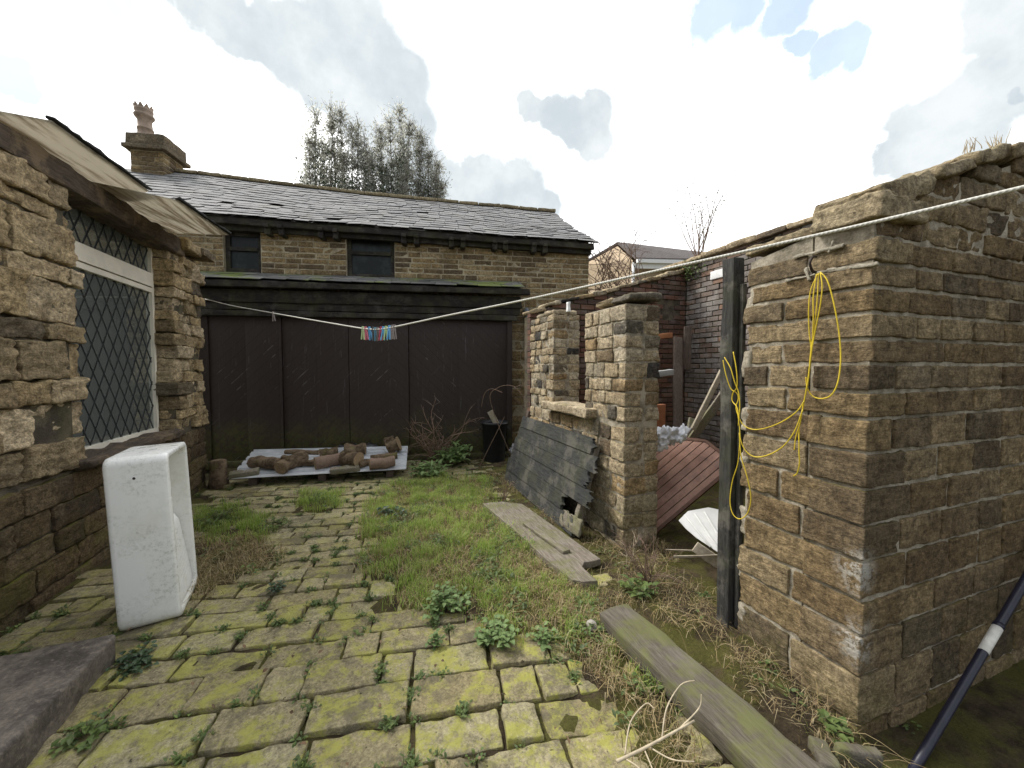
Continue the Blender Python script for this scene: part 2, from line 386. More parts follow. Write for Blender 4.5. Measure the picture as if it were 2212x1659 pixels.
for (yy, w) in ((Y0 + .1, .14), (Y0 + .38, .15), (YW1 + .15, .13), (YW1 + .42, .14)):    # loose top stones
    rock(mb, (XW + .17, yy, 2.21 if yy < 3.6 else 2.27), (.16, w, .03), None, .02, .04, .012, 8, 0, .15)
cm = XW + .012
for (a, b, z0, z1) in ((Y0 + .014, Y1 - .01, -.2, ZS - .03), (Y0 + .014, YW0 - .012, ZS - .03, 2.15), (YW1 + .012, Y1 - .01, ZS - .03, 2.23)):
    bbox(mb, cm, XW + TW - .012, a, b, z0, z1, 1)
mb.build('front_wall', [M['sand_hut'], M['mortar']], out)
mb = MB()
rock(mb, (XW + .06, (YW0 + YW1) / 2 - .06, ZS + .03), (.17, (YW1 - YW0) / 2 + .17, .045), None, .016, .05, .008, 9, 0, .05)
mb.build('window_sill', M['sand_hut'], out)

# brick end wall and back wall
XB, YE = 4.74, 4.97
ez = [onY(x, y, YE) for x, y in ((1165, 672), (1210, 655), (1330, 627), (1480, 587))]
def etop(x):
    for a, b in zip(ez, ez[1:]):
        if x <= b.x or b is ez[-1]: return a.z + (b.z - a.z) * (x - a.x) / (b.x - a.x)
bl, bh = .225, .077
mb = MB(); row = 0; v = -.1
while v < 3.3:
    off = (row % 2) * bl / 2
    x = 2.04 - off
    while x < XB:
        x0 = max(x, 2.04); x1 = min(x + bl, XB)
        if x1 - x0 > .04 and v + bh < etop((x0 + x1) / 2) + .02 and not (.0 < rnd.random() < .012):
            hole = abs((x0 + x1) / 2 - 4.35) < .17 and abs(v - 2.5) < .14
            if not hole: rock(mb, ((x0 + x1) / 2, YE + .055 + rnd.uniform(-.006, .006), v + bh / 2), ((x1 - x0) / 2 - .006, .055, bh / 2 - .006), None, .006, .1, .003, 20, 0, .03, None, True)
        x += bl
    v += bh; row += 1
panel(mb, (0, YE + .022, 0), (1, 0, 0), (0, -1, 0), [(2.05, -.2), (XB, -.2), (XB, etop(XB)), (ez[1].x, ez[1].z - .01), (2.05, etop(2.05) - .02)], .2)
x = 2.04
while x < XB - .05:
    w = rnd.uniform(.12, .3); z = etop(x + w / 2) + .015; s2 = V3((1, 0, .23)).normalized()
    rock(mb, (x + w / 2, YE + .11, z + rnd.uniform(-.005, .015)), (w / 2 + .008, .14, rnd.uniform(.018, .032)), (s2, V3((0, 1, 0)), V3((-.23, 0, 1)).normalized()), .015, .05, .012, 8, 2, .12); x += w
mb.build('end_wall', [M['brick_red'], M['mortar_dark'], M['sand_hut']], out)
mb = MB(); v = -.1; row = 0
ZB = 3.25
while v < ZB:
    y = -.5 - (row % 2) * bl / 2
    while y < YE:
        y1 = min(y + bl, YE)
        if y1 - y > .04: rock(mb, (XB + .055 + rnd.uniform(-.007, .007), (y + y1) / 2, v + bh / 2), (.055, (y1 - y) / 2 - .006, bh / 2 - .006), None, .006, .1, .003, 20, 0, .03, None, True)
        y += bl
    v += bh; row += 1
panel(mb, (XB + .022, 0, 0), (0, 1, 0), (-1, 0, 0), [(-.5, -.2), (YE + .2, -.2), (YE + .2, ZB), (-.5, ZB)], .22)
y = -.5
while y < YE + .2:
    w = rnd.uniform(.35, .7)
    rock(mb, (XB + .13, y + w / 2, ZB + .035), (.2, w / 2 - .004, rnd.uniform(.03, .042)), None, .018, .08, .012, 6, 2, .08); y += w
mb.build('back_wall', [M['brick_grey'], M['mortar_dark'], M['sand_hut']], out)

# door post with old frame strip, hook in the gable wall
mb = MB()
pb = onX(1563, 1352, XW - .01) - V3((.03, .05, 0))
tp = onX(1584, 560, XW - .01) - V3((.03, .05, 0))
axp = V3((tp.x - pb.x, tp.y - pb.y + .03, tp.z - pb.z)); L = axp.length; axp.normalize(); ux = V3((1, 0, 0)); ux = (ux - axp * ux.dot(axp)).normalized(); uy = axp.cross(ux)
mid = pb + axp * (L / 2) + V3((.055, .045, 0))
rock(mb, mid, (.042, .042, L / 2 + .01), (ux, uy, axp), .006, .12, .006, 9, 0, .02, None, False, .2)
mb.build('door_post', M['black_wood'], out)
mb = MB()
rock(mb, mid + V3((.01, -.066, -.06)), (.016, .012, L / 2 - .09), (ux, uy, axp), .004, .12, .005, 9, 0, .02, None, False, .2)
for zz in (.15, .42, .7, 1.02, 1.3, 1.62, 1.95): rock(mb, (XW + .035, YP - .015 + rnd.uniform(-.01, .01), zz), (.03, .025, rnd.uniform(.05, .09)), None, .01, .02, .012, 18, 1, .2)
mb.build('door_frame_strip', [M['black_wood'], M['mortar']], out)
hk = onX(1766, 588, XW)
mb = MB()
tube(mb, spline([hk + V3((.03, .002, .005)), hk + V3((-.02, .002, 0)), hk + V3((-.045, 0, .012)), hk + V3((-.058, -.002, .04)), hk + V3((-.045, -.004, .066)), hk + V3((-.022, -.006, .07))]), .0065, .005, 8)
mb.build('hook', M['iron'], out)
# ------------------------------------------------------------------ house with the leaded window, on the left
XL = -2.16; XP = XL - .2
LY1 = onX(165, 600, XL).y; LY2 = onX(376, 700, XL).y; LY3 = onX(441, 800, XL).y
LZS = .84; LZT = 3.0
M['beam_wood'] = wood('dark rotten beam timber', (.045, .035, .028), (.13, .1, .075), (9, 1, 9), 7, .85, 0, .35, palec=(.33, .24, .14))
M['white_frame'] = plain('dirty white window frame', (.78, .73, .62), .5, .4, .12, vs=5)
M['lead'] = plain('grey lead strip', (.035, .037, .037), .95, .05, .2)
M['dark_room'] = plain('dark room plaster', (.16, .165, .155), .9, .1, .3)
t = T('window glass', .05); nt = t.nt; tr = nt.nodes.new('ShaderNodeBsdfTransparent'); tr.inputs[0].default_value = (.62, .66, .64, 1)
gl = nt.nodes.new('ShaderNodeBsdfGlossy'); gl.inputs['Roughness'].default_value = .06; gl.inputs[0].default_value = (.85, .9, .88, 1)
fr = nt.nodes.new('ShaderNodeFresnel'); fr.inputs[0].default_value = 1.5; mx = nt.nodes.new('ShaderNodeMixShader')
nt.links.new(t.m('ADD', t.m('MULTIPLY', fr.outputs[0], 1.), .22), mx.inputs[0]); df = nt.nodes.new('ShaderNodeBsdfDiffuse'); df.inputs[0].default_value = (.34, .37, .35, 1); m0 = nt.nodes.new('ShaderNodeMixShader'); m0.inputs[0].default_value = .38; nt.links.new(tr.outputs[0], m0.inputs[1]); nt.links.new(df.outputs[0], m0.inputs[2]); nt.links.new(m0.outputs[0], mx.inputs[1]); nt.links.new(gl.outputs[0], mx.inputs[2]); nt.links.new(mx.outputs[0], t.out.inputs[0]); M['glass'] = t.mat
t = T('stained translucent roof sheet', .5, .4); st = t.noise(2.5, 6, .7, t.vmul(t.pos(), (5, .35, 5)))
base = t.mix(t.rng(st, .45, .63), (.6, .565, .49), (.31, .265, .2)); t.set('Base Color', base)
tl = t.nt.nodes.new('ShaderNodeBsdfTranslucent'); t.put(tl.inputs[0], base); mx = t.nt.nodes.new('ShaderNodeMixShader'); mx.inputs[0].default_value = .6
t.nt.links.new(t.b.outputs[0], mx.inputs[1]); t.nt.links.new(tl.outputs[0], mx.inputs[2]); t.nt.links.new(mx.outputs[0], t.out.inputs[0]); M['sheet'] = t.mat
M['felt'] = plain('black roofing felt', (.025, .025, .025), .8, .3, .4, vs=40, bump=.6)

hs = thing('stone_house', 'stone house with diamond leaded window between rubble piers and overhanging roof edge', 'house', (XL, LY2, 0))
mb = MB()
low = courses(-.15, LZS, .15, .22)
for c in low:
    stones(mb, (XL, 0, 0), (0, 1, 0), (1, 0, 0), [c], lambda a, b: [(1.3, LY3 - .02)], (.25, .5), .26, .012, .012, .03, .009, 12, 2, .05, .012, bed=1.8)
hi = courses(LZS, 2.98, .11, .3)
for c in hi:
    stones(mb, (XL, 0, 0), (0, 1, 0), (1, 0, 0), [c], lambda a, b: [(1.5, LY1 + rnd.uniform(-.07, .09))], (.22, .55), lambda: rnd.uniform(.3, .4), .014, .01, .022, .015, 9, 0, .06, .045, bed=2.6)
hi2 = courses(LZS, 3.0, .1, .2)
for c in hi2:
    stones(mb, (XL, 0, 0), (0, 1, 0), (1, 0, 0), [c], lambda a, b: [(LY2 + rnd.uniform(-.05, .05), LY3 + rnd.uniform(-.06, .04))], (.18, .45), lambda: rnd.uniform(.3, .4), .01, .01, .028, .014, 10, 0, .07, .035, bed=2.)
rock(mb, (XL - .1, LY2 + .35, 3.09), (.2, .2, .06), None, .02, .05, .015, 8, 0, .1)
rock(mb, (XL - .08, LY2 + .72, 3.1), (.22, .2, .05), None, .02, .05, .015, 8, 0, .1)
bbox(mb, XL - .34, XL - .02, 1.3, LY3 - .06, -.2, LZS - .02, 1)
bbox(mb, XL - .34, XL - .03, 1.5, LY1 - .06, LZS - .02, 2.92, 1)
bbox(mb, XL - .34, XL - .03, LY2 + .05, LY3 - .08, LZS - .02, 3.0, 1)
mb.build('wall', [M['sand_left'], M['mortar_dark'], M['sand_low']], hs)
mb = MB()
bbox(mb, -4.7, -4.6, 1.3, 6.4, 0, 3.1); bbox(mb, -4.6, XL - .36, 1.2, 1.3, 0, 3.1); bbox(mb, -4.6, XL - .36, 6.35, 6.45, 0, 3.1); bbox(mb, -4.7, XL - .36, 1.2, 6.45, 3.02, 3.1); bbox(mb, -4.6, XL - .36, 1.3, 6.35, -.02, .06)
mb.build('inner_wall', M['dark_room'], hs)
mb = MB()
rock(mb, (XL - .13, (2.2 + LY2) / 2 + .12, 3.04), (.16, (LY2 - 2.2) / 2 + .16, .09), None, .02, .06, .016, 5, 0, .04, None, False, .5)
mb.build('lintel_beam', M['beam_wood'], hs)
mb = MB()
rock(mb, (XL - .06, (LY1 + LY2) / 2 - .1, LZS + .005), (.15, (LY2 - LY1) / 2 + .02, .035), None, .02, .05, .018, 8, 0, .1)
mb.build('sill', M['beam_wood'], hs)
wy0, wy1 = LY1 - .35, LY2 - .01
wf = thing('window', None, None); wf.parent = hs; ORG[wf.as_pointer()] = V3((XL, LY2, 0))
zt0, zt1 = onX(322, 632, XP).z, onX(322, 592, XP).z
mb = MB()
for (y0, y1, z0, z1, d) in ((wy1 - .045, wy1, LZS + .03, 3.06, .03), (wy0, wy0 + .05, LZS + .03, 3.06, .03), (wy0 + .05, wy1 - .045, LZS + .03, LZS + .075, .03), (wy0 + .05, wy1 - .045, 3.0, 3.06, .03), (wy0 + .05, wy1 - .045, zt0, zt0 + .05, .032), (wy0 + .05, wy1 - .045, zt0 + .06, zt1, .045)):
    bbox(mb, XP - d, XP + d, y0, y1, z0, z1)
mb.build('frame', M['white_frame'], wf)
mb = MB(); bbox(mb, XP - .004, XP, wy0 + .02, wy1 - .02, LZS + .05, zt0 + .02); bbox(mb, XP - .004, XP, wy0 + .02, wy1 - .02, zt1 - .02, 3.03)
mb.build('pane', M['glass'], wf)
mb = MB()
for (z0, z1) in ((LZS + .075, zt0), (zt1, 3.0)):
    H_ = z1 - z0; y0, y1 = wy0 + .05, wy1 - .045; sp = .15; sl_ = 1.72
    for sg in (1, -1):
        k = -40
        while k < 60:
            a = y0 + k * sp + rnd.gauss(0, .004)                      # line y = a + sg*(z-z0)/sl_
            zA, zB = z0, z1; ya, yb = a, a + sg * H_ / sl_ + rnd.gauss(0, .006)
            pts = []
            for q in range(2):
                pass
            lo, hi_ = 0., 1.
            d = yb - ya
            t0, t1 = (y0 - ya) / d, (y1 - ya) / d
            if t0 > t1: t0, t1 = t1, t0
            lo, hi_ = max(0, t0), min(1, t1)
            if hi_ - lo > .02:
                p = V3((XP + .003 + (.001 if sg > 0 else 0), ya + d * lo, zA + (zB - zA) * lo)); q = V3((p.x, ya + d * hi_, zA + (zB - zA) * hi_))
                u = (q - p).normalized(); box(mb, (p + q) / 2, ((q - p).length / 2, .0042, .0018), (u, V3((1, 0, 0)).cross(u), V3((1, 0, 0))))
            k += 1
mb.build('lead_lattice', M['lead'], wf)
# roof: two overhanging sheets, felt edge
def sheet(p00, p10, p11, p01, name):        # inner near, outer near, outer far, inner far
    mb = MB(); nx, ny = 12, 24; vs = []
    for i in range(nx + 1):
        for j in range(ny + 1):
            p = p00.lerp(p10, i / nx).lerp(p01.lerp(p11, i / nx), j / ny); vs.append(p + Z * (.01 * noise.noise(p * 1.7)))
    n = len(vs); vs += [v + Z * .006 for v in vs]; fs = []; W = ny + 1
    for i in range(nx):
        for j in range(ny):
            a = i * W + j; fs += [(a, a + W, a + W + 1, a + 1), (n + a, n + a + 1, n + a + W + 1, n + a + W)]
    for j in range(ny): fs += [(j, j + 1, n + j + 1, n + j), (nx * W + j, n + nx * W + j, n + nx * W + j + 1, nx * W + j + 1)]
    for i in range(nx): fs += [(i * W, n + i * W, n + (i + 1) * W, (i + 1) * W), (i * W + ny, (i + 1) * W + ny, n + (i + 1) * W + ny, n + i * W + ny)]
    mb.add(vs, fs, 0, True); o = mb.build(name, M['sheet'], hs)
    mb = MB(); u = (p11 - p10).normalized(); s_ = Z.cross(u).normalized()
    rock(mb, (p10 + p11) / 2 + Z * .02, ((p11 - p10).length / 2 + .01, .022, .009), (u, s_, u.cross(s_)), .006, .05, .008, 14, 0, .01)
    mb.build('felt_edge', M['felt'], o)
def inn(p): return p + V3((-.35, 0, .02))
sheet(inn(onX(-60, 235, XL)), G(112, 262, 3.2), G(321, 413, 3.2), inn(onX(325, 458, XL)), 'roof_sheet')
sheet(inn(onX(194, 386, XL)), G(385, 434, 3.1), G(494, 508, 3.02), inn(onX(450, 514, XL)), 'roof_sheet')
mb = MB(); prism(mb, [(XL - .2, 1.2, 3.09), (XL - .2, LY3 - .1, 3.09), (-4.8, LY3 - .1, 3.9), (-4.8, 1.2, 3.9)], Z * .03); mb.build('roof', M['felt'], hs)

bag = MB(); c = onX(276, 925, XP - .22)
rock(bag, c + V3((0, 0, -.04)), (.09, .11, .17), None, .07, .02, .05, 9, 0, .3); bag.build('white_bag', plain('crumpled white plastic', (.75, .76, .78), .45, .4, .08))
tag(bpy.data.objects['white_bag'], 'crumpled white bag standing behind the diamond leaded window glass', 'bag')
bpy.data.objects['white_bag'].location.z = 0
mb = MB(); bbox(mb, XP - .36, XP - .08, wy0, wy1, c.z - .28, c.z - .215); mb.build('inner_sill', M['dark_room'], hs)

# ------------------------------------------------------------------ barn across the end of the yard
P0 = G(450, 1008); P1 = G(1095, 986); BU = (P1 - P0).normalized(); BN = V3((BU.y, -BU.x, 0))
def BP(u, z, off=0.): return P0 + BU * u + BN * off + Z * z
def bu(x, y, off=0.):
    p = onP(x, y, P0 + BN * off, BN); return ((p - P0).dot(BU), p.z)
WO = -.28
M['door_wood'] = None
t = T('dark brown painted door boards', .62, .35)
v = t.noise(8, 6, .7, t.vmul(t.pos(), (10, 10, .6))); base = t.mix(v, (.022, .015, .0125), (.05, .034, .028))
sc1 = t.rng(t.noise(3., 7, .75, t.vmul(t.pos(), (1.3, 1, 1.)), 1.5), .6, .7, 0, .35); base = t.mix(sc1, base, (.06, .055, .05))
zz = t.sep(t.pos(), 2)
mo = t.m('MULTIPLY', t.rng(t.m('ADD', zz, t.m('MULTIPLY', t.noise(2.2, 5, .6), -.9)), .42, -.25), t.rng(t.noise(14, 6, .75), .32, .58)); base = t.mix(t.m('MULTIPLY', mo, .85), base, (.075, .072, .018))
st = t.noise(5, 5, .7, t.vmul(t.pos(), (5, 5, .35))); base = t.mix(t.rng(st, .6, .72, 0, .5), base, (.12, .12, .12))
dg = t.m('ABSOLUTE', t.sep(t.vadd(t.vmul(t.pos(), (1, 0, 0)), (-.3, 0, 0)), 0)); fr_ = t.m('FRACT', t.m('MULTIPLY', t.m('ADD', dg, zz), 5.5)); gr = t.rng(fr_, .0, .06, 0, 1); base = t.mix(t.m('MULTIPLY', t.m('SUBTRACT', 1., gr), .85), base, (.006, .005, .004)); base = t.mix(t.m('MULTIPLY', t.rng(t.noise(2.2, 5, .7, t.vadd(t.pos(), (1, 4, 2))), .56, .7), t.rng(fr_, .82, .95)), base, (.13, .115, .1))
t.set('Base Color', base); t.bump(t.m('ADD', v, t.m('MULTIPLY', gr, .8)), .4, .006); M['door_wood'] = t.mat
M['barn_wood'] = wood('blackened barn timber', (.012, .01, .009), (.038, .031, .027), (1, 6, 9), 6, .75, .15, .1)
M['slate'] = None
t = T('grey roof slate', .8, .15); base = t.ramp(t.isl(), even([(.17, .17, .17), (.2, .198, .198), (.22, .217, .215), (.185, .18, .178), (.24, .237, .232), (.19, .187, .185)]))
base = t.mix(.5, base, t.ramp(t.noise(14, 6, .7), [(.3, .6), (.7, 1.3)]), 'MULTIPLY'); base = t.mix(t.rng(t.noise(2.5, 6, .7), .55, .7, 0, .5), base, (.2, .19, .14)); t.set('Base Color', base); t.bump(t.noise(30, 5), .3, .006); M['slate'] = t.mat
t = T('mossy broken hood slate', .7, .4); base = t.ramp(t.isl(), even([(.09, .09, .09), (.14, .135, .13), (.2, .195, .18)])); base = t.mix(t.rng(t.noise(1.6, 5, .7), .45, .62, 0, .9), base, (.16, .2, .04)); t.set('Base Color', base); t.bump(t.noise(30, 5), .4, .008); M['hood_slate'] = t.mat
t = T('dusty dark window glass', .35, .25); base = t.mix(t.rng(t.noise(3, 6, .7), .42, .68), (.008, .011, .011), (.032, .04, .036)); t.set('Base Color', base); M['dirty_glass'] = t.mat

uR, _ = bu(1273, 560, WO); uD = bu(1097, 850)[0]; uL = -1.6
zE0 = bu(475, 468, WO + .16); zE1 = bu(1275, 526, WO + .16)
def eave(u): return zE0[1] + (zE1[1] - zE0[1]) * (u - zE0[0]) / (zE1[0] - zE0[0])
zHb = bu(800, 603, WO)[1]
barn = thing('stone_barn', 'long stone barn with sagging slate roof, chimney and dark boarded doors', 'barn', tuple(BP(2.4, 0)))
w1 = [bu(482, 540, WO)[0], bu(563, 540, WO)[0], bu(520, 583, WO)[1] - .05, bu(520, 497, WO)[1] + .12]
w2 = [bu(748, 550, WO)[0], bu(852, 550, WO)[0], bu(800, 602, WO)[1], bu(800, 503, WO)[1] + .12]
mb = MB()
def bsegs(a, b):
    L = [(uL, uR)]
    for w in (w1, w2):
        if a < w[3] and b > w[2] + .03:
            L2 = []
            for s in L:
                if s[0] < w[0] - .005 and s[1] > w[1] + .005: L2 += [(s[0], w[0]), (w[1], s[1])]
                else: L2.append(s)
            L = L2
    return L
bc = courses(zHb - .25, 4.0, .082, .1)
stones(mb, P0 + BN * WO, BU, BN, bc, bsegs, (.2, .44), lambda: rnd.uniform(.18, .24), .019, .007, .09, .004, 12, 0, .02, .005, False)
stones(mb, P0 + BN * WO, BU, BN, courses(-.15, zHb - .25, .13, .2), lambda a, b: [(uD + .05, uR)], (.22, .42), lambda: rnd.uniform(.18, .24), .015, .014, .07, .008, 10, 0, .04, .008)
def bpanel(u0, u1, z0, z1): prism(mb, [BP(u0, z0, WO - .006), BP(u1, z0, WO - .006), BP(u1, z1, WO - .006), BP(u0, z1, WO - .006)], -BN * .22, 1)
bpanel(uD + .06, uR - .015, -.2, zHb - .24); zt_ = 4.05
bpanel(uL, w1[0], zHb - .24, zt_); bpanel(w1[0], w1[1], zHb - .24, w1[2]); bpanel(w1[1], w2[0], zHb - .24, zt_); bpanel(w2[0], w2[1], zHb - .24, w2[2]); bpanel(w2[1], uR - .015, zHb - .24, zt_)
# gable return and rear wall so that the barn is closed
prism(mb, [BP(uR - .02, -.2, WO - .2), BP(uR - .02, -.2, WO - 6), BP(uR - .02, 4, WO - 6), BP(uR - .02, 5.7, WO - 3.1), BP(uR - .02, 4, WO - .2)], -BU * .25, 1)
prism(mb, [BP(uL, -.2, WO - 6), BP(uR, -.2, WO - 6), BP(uR, 3.95, WO - 6), BP(uL, 3.95, WO - 6)], BN * .2, 1)
prism(mb, [BP(uL - .5, -.2, WO - .2), BP(uL - .5, -.2, WO - 6), BP(uL - .5, 4, WO - 6), BP(uL - .5, 5.7, WO - 3.1), BP(uL - .5, 4, WO - .2)], BU * .25, 1)
# string course under the eaves
stones(mb, P0 + BN * (WO + .05), BU, BN, [(3.83, 3.9)], lambda a, b: [(w1[1] + .02, w2[0] - .02), (w2[1] + .02, uR)], (.4, .8), .2, .008, .01, .1, .005, 9, 0, .02)
mb.build('wall', [M['sand_barn'], M['mortar_barn']], barn)
# corbels
for x in (581, 610, 695, 727, 873, 900, 975, 1000, 1068, 1091, 1152, 1176):
    mb = MB(); u = bu(x, 500, WO + .1)[0]; z = eave(u) - .16
    rock(mb, BP(u, z, WO + .07), (.045, .1, .075), (BU, BN, Z), .02, .05, .008, 10, 0, .1)
    rock(mb, BP(u, z + .06, WO + .1), (.04, .12, .03), (BU, BN, Z), .012, .05, .005, 10, 0, .1)
    mb.build('corbel', M['barn_wood'], barn)
mb = MB()
p, q = BP(zE0[0] - 1.5, eave(zE0[0] - 1.5), WO + .13), BP(uR + .03, eave(uR), WO + .13); u_ = (q - p).normalized()
rock(mb, (p + q) / 2 + Z * -.05, ((q - p).length / 2, .05, .055), (u_, BN, Z), .01, .15, .008, 5, 0, .01)
rock(mb, (p + q) / 2 + Z * -.13 - BN * .08, ((q - p).length / 2 - .03, .04, .05), (u_, BN, Z), .01, .15, .008, 5, 0, .01)
mb.build('gutter_board', M['barn_wood'], barn)
# windows
for w in (w1, w2):
    u0, u1, z0, z1 = w; o = thing('window', None, None); o.parent = barn; ORG[o.as_pointer()] = ORG[barn.as_pointer()]
    mb = MB()
    def fb(a, b, c, d, off=WO - .07, th=.05): prism(mb, [BP(a, c, off), BP(b, c, off), BP(b, d, off), BP(a, d, off)], -BN * th)
    ws = .07
    fb(u0, u0 + ws, z0, z1); fb(u1 - ws, u1, z0, z1); fb(u0 + ws, u1 - ws, z1 - .2, z1); fb(u0 + ws, u1 - ws, z0, z0 + .09)
    zm = z0 + (z1 - z0) * .5
    fb(u0 + ws, u1 - ws, zm - .03, zm + .03, WO - .055)
    mb.build('frame', M['barn_wood'], o)
    for (a, b) in ((z0 + .08, zm - .02), (zm + .02, z1 - .19)):
        mb = MB(); prism(mb, [BP(u0 + .05, a, WO - .1), BP(u1 - .05, a, WO - .1), BP(u1 - .05, b, WO - .1), BP(u0 + .05, b, WO - .1)], -BN * .008); mb.build('pane', M['dirty_glass'], o)
# roof slates
RO = WO - 3.1
rL, rR = bu(378, 372, RO), bu(1195, 459, RO)
def roofP(u, t):                            # t = 0 eave, 1 ridge; u along the barn
    k = (u - rL[0]) / (rR[0] - rL[0]); zr = rL[1] + (rR[1] - rL[1]) * k - .06 * math.sin(max(0, min(1, k)) * math.pi)
    ze = eave(u) + .02
    z = ze + (zr - ze) * t - .07 * math.sin(t * math.pi) * (.6 + .4 * math.sin(u * 1.3)) + .02 * noise.noise(V3((u * .9, t * 3, 0)))
    return BP(u, z, WO + .2 + (RO - WO - .2) * t)
mb = MB(); rows = 15; u0r, u1r = rL[0] - .75, max(rR[0], zE1[0]) + .05
for i in range(rows):
    t0 = i / rows; u = u0r - (.125 if i % 2 else 0)
    while u < u1r:
        w = rnd.uniform(.2, .3); ue = min(u + w, u1r + rnd.uniform(-.03, .02))
        dl = rnd.choice((0, 0, 0, 0, 0, 0, rnd.uniform(-.012, .012), rnd.uniform(-.03, .02)))
        if ue - u > .06 and rnd.random() > .012:
            a, b = roofP(u + .004, t0 + dl - .008), roofP(ue - .004, t0 + dl - .008 + rnd.uniform(-.003, .003)); c, d = roofP(ue - .004, t0 + 1.35 / rows + dl), roofP(u + .004, t0 + 1.35 / rows + dl)
            lift = Z * rnd.uniform(.012, .024); n = (b - a).cross(d - a).normalized()
            e = rnd.uniform(0, .012); f = rnd.uniform(0, .012)
            pts = [a + lift + Z * e, b + lift + Z * f, c + Z * .004, d + Z * .004]
            if rnd.random() < .1: pts = [a + lift + (b - a) * rnd.uniform(.1, .4), b + lift, c, d, d + (a - d) * rnd.uniform(.5, .8) + lift * .7]
            prism(mb, pts, -n * .007)
        u += w
vs = []
for i in range(13):
    for j in range(5): vs.append(roofP(u0r + (u1r - u0r) * i / 12, j / 4) - Z * .02)
mb.add(vs, [(i * 5 + j, (i + 1) * 5 + j, (i + 1) * 5 + j + 1, i * 5 + j + 1) for i in range(12) for j in range(4)], 1)
b0, b1 = roofP(u0r, 1), roofP(u1r, 1)
mb.add([b0, b1, BP(u1r, 3.9, WO - 6.2), BP(u0r, 3.9, WO - 6.2)], [(0, 1, 2, 3)], 0)
rf = mb.build('roof', [M['slate'], M['barn_wood']], barn)
mb = MB(); u = rL[0]
while u < rR[0] + .02:
    w = rnd.uniform(.42, .6); a, b = roofP(u, 1), roofP(min(u + w, rR[0] + .05), 1); dd = (b - a).normalized()
    rock(mb, (a + b) / 2 + Z * .03 - BN * .02, ((b - a).length / 2 - .003, .11, .04), (dd, BN, Z), .03, .12, .008, 6, 0, .03); u += w
mb.build('ridge_stones', sandstone('mossy ridge stone', [(.24, .2, .12), (.3, .25, .16), (.2, .17, .1)], .3, .4, .1, .5, 3), rf)
# chimney
CO = -2.95
c0, c1 = bu(283, 400, CO)[0], bu(355, 400, CO)[0]; zc0, zc1, zc2 = bu(320, 425, CO)[1] - .6, bu(320, 324, CO)[1], bu(320, 296, CO)[1]
ch = thing('chimney', None, None); ch.parent = barn; ORG[ch.as_pointer()] = ORG[barn.as_pointer()]
mb = MB(); dC = .66
for c in courses(zc0, zc1, .09, .12):
    stones(mb, P0 + BN * CO, BU, BN, [c], lambda a, b: [(c0, c1)], (.18, .38), .2, .01, .01, .1, .006, 10, 0, .03)
    stones(mb, BP(c1, 0, CO), -BN, BU, [c], lambda a, b: [(.2, dC)], (.18, .38), .2, .01, .01, .1, .006, 10, 0, .03)
prism(mb, [BP(c0 + .01, zc0, CO - .01), BP(c1 - .01, zc0, CO - .01), BP(c1 - .01, zc1, CO - .01), BP(c0 + .01, zc1, CO - .01)], -BN * (dC - .01), 1)
mb.build('stack', [M['sand_barn'], M['mortar_barn']], ch)
mb = MB(); cu = (c0 + c1) / 2; hw = (c1 - c0) / 2
rock(mb, BP(cu, zc1 + .04, CO - dC / 2), (hw + .1, dC / 2 + .1, .045), (BU, BN, Z), .015, .1, .008, 6, 0, .02)
rock(mb, BP(cu, (zc1 + zc2) / 2 + .06, CO - dC / 2), (hw + .05, dC / 2 + .05, (zc2 - zc1) / 2), (BU, BN, Z), .02, .1, .01, 6, 0, .02)
mb.build('cap', sandstone('sooty chimney cap stone', [(.1, .08, .055), (.13, .105, .07)], .5, .2, 0, .5, 3), ch)
zp = zc2 + .1; pu = bu(316, 295, CO - dC / 2)[0]
mb = MB(); lean = (Z - BU * .05).normalized(); lx = BU; ly = lean.cross(lx)
R_ = .155
lathe(mb, BP(pu, zp, CO - dC / 2), [(R_ * 1.08, 0), (R_ * 1.1, .05), (R_ * .98, .07), (R_ * .9, .2), (R_ * .97, .21), (R_ * .97, .235), (R_ * .86, .25), (R_ * .82, .42), (R_ * 1.0, .46), (R_ * 1.18, .5), (R_ * 1.2, .53), (R_ * 1.0, .55), (R_ * .98, .57), (R_ * 1.08, .62), (R_ * 1.1, .66), (R_ * .8, .66), (R_ * .75, .4)], 20, 0, (lx, ly, lean))
for k in range(10):
    q = 2 * math.pi * k / 10; c = BP(pu, zp, CO - dC / 2) + lean * .66 + lx * (R_ * 1.03 * math.cos(q)) + ly * (R_ * 1.03 * math.sin(q)); tg = -lx * math.sin(q) + ly * math.cos(q); o_ = lx * math.cos(q) + ly * math.sin(q)
    prism(mb, [c - tg * .05, c + tg * .05, c + tg * .03 + lean * .05 + o_ * .01, c + lean * .1 + o_ * .02, c - tg * .03 + lean * .05 + o_ * .01], -o_ * .02)
mb.build('pot', plain('weathered terracotta pot', (.3, .23, .18), .85, .2, .3, vs=8), ch)
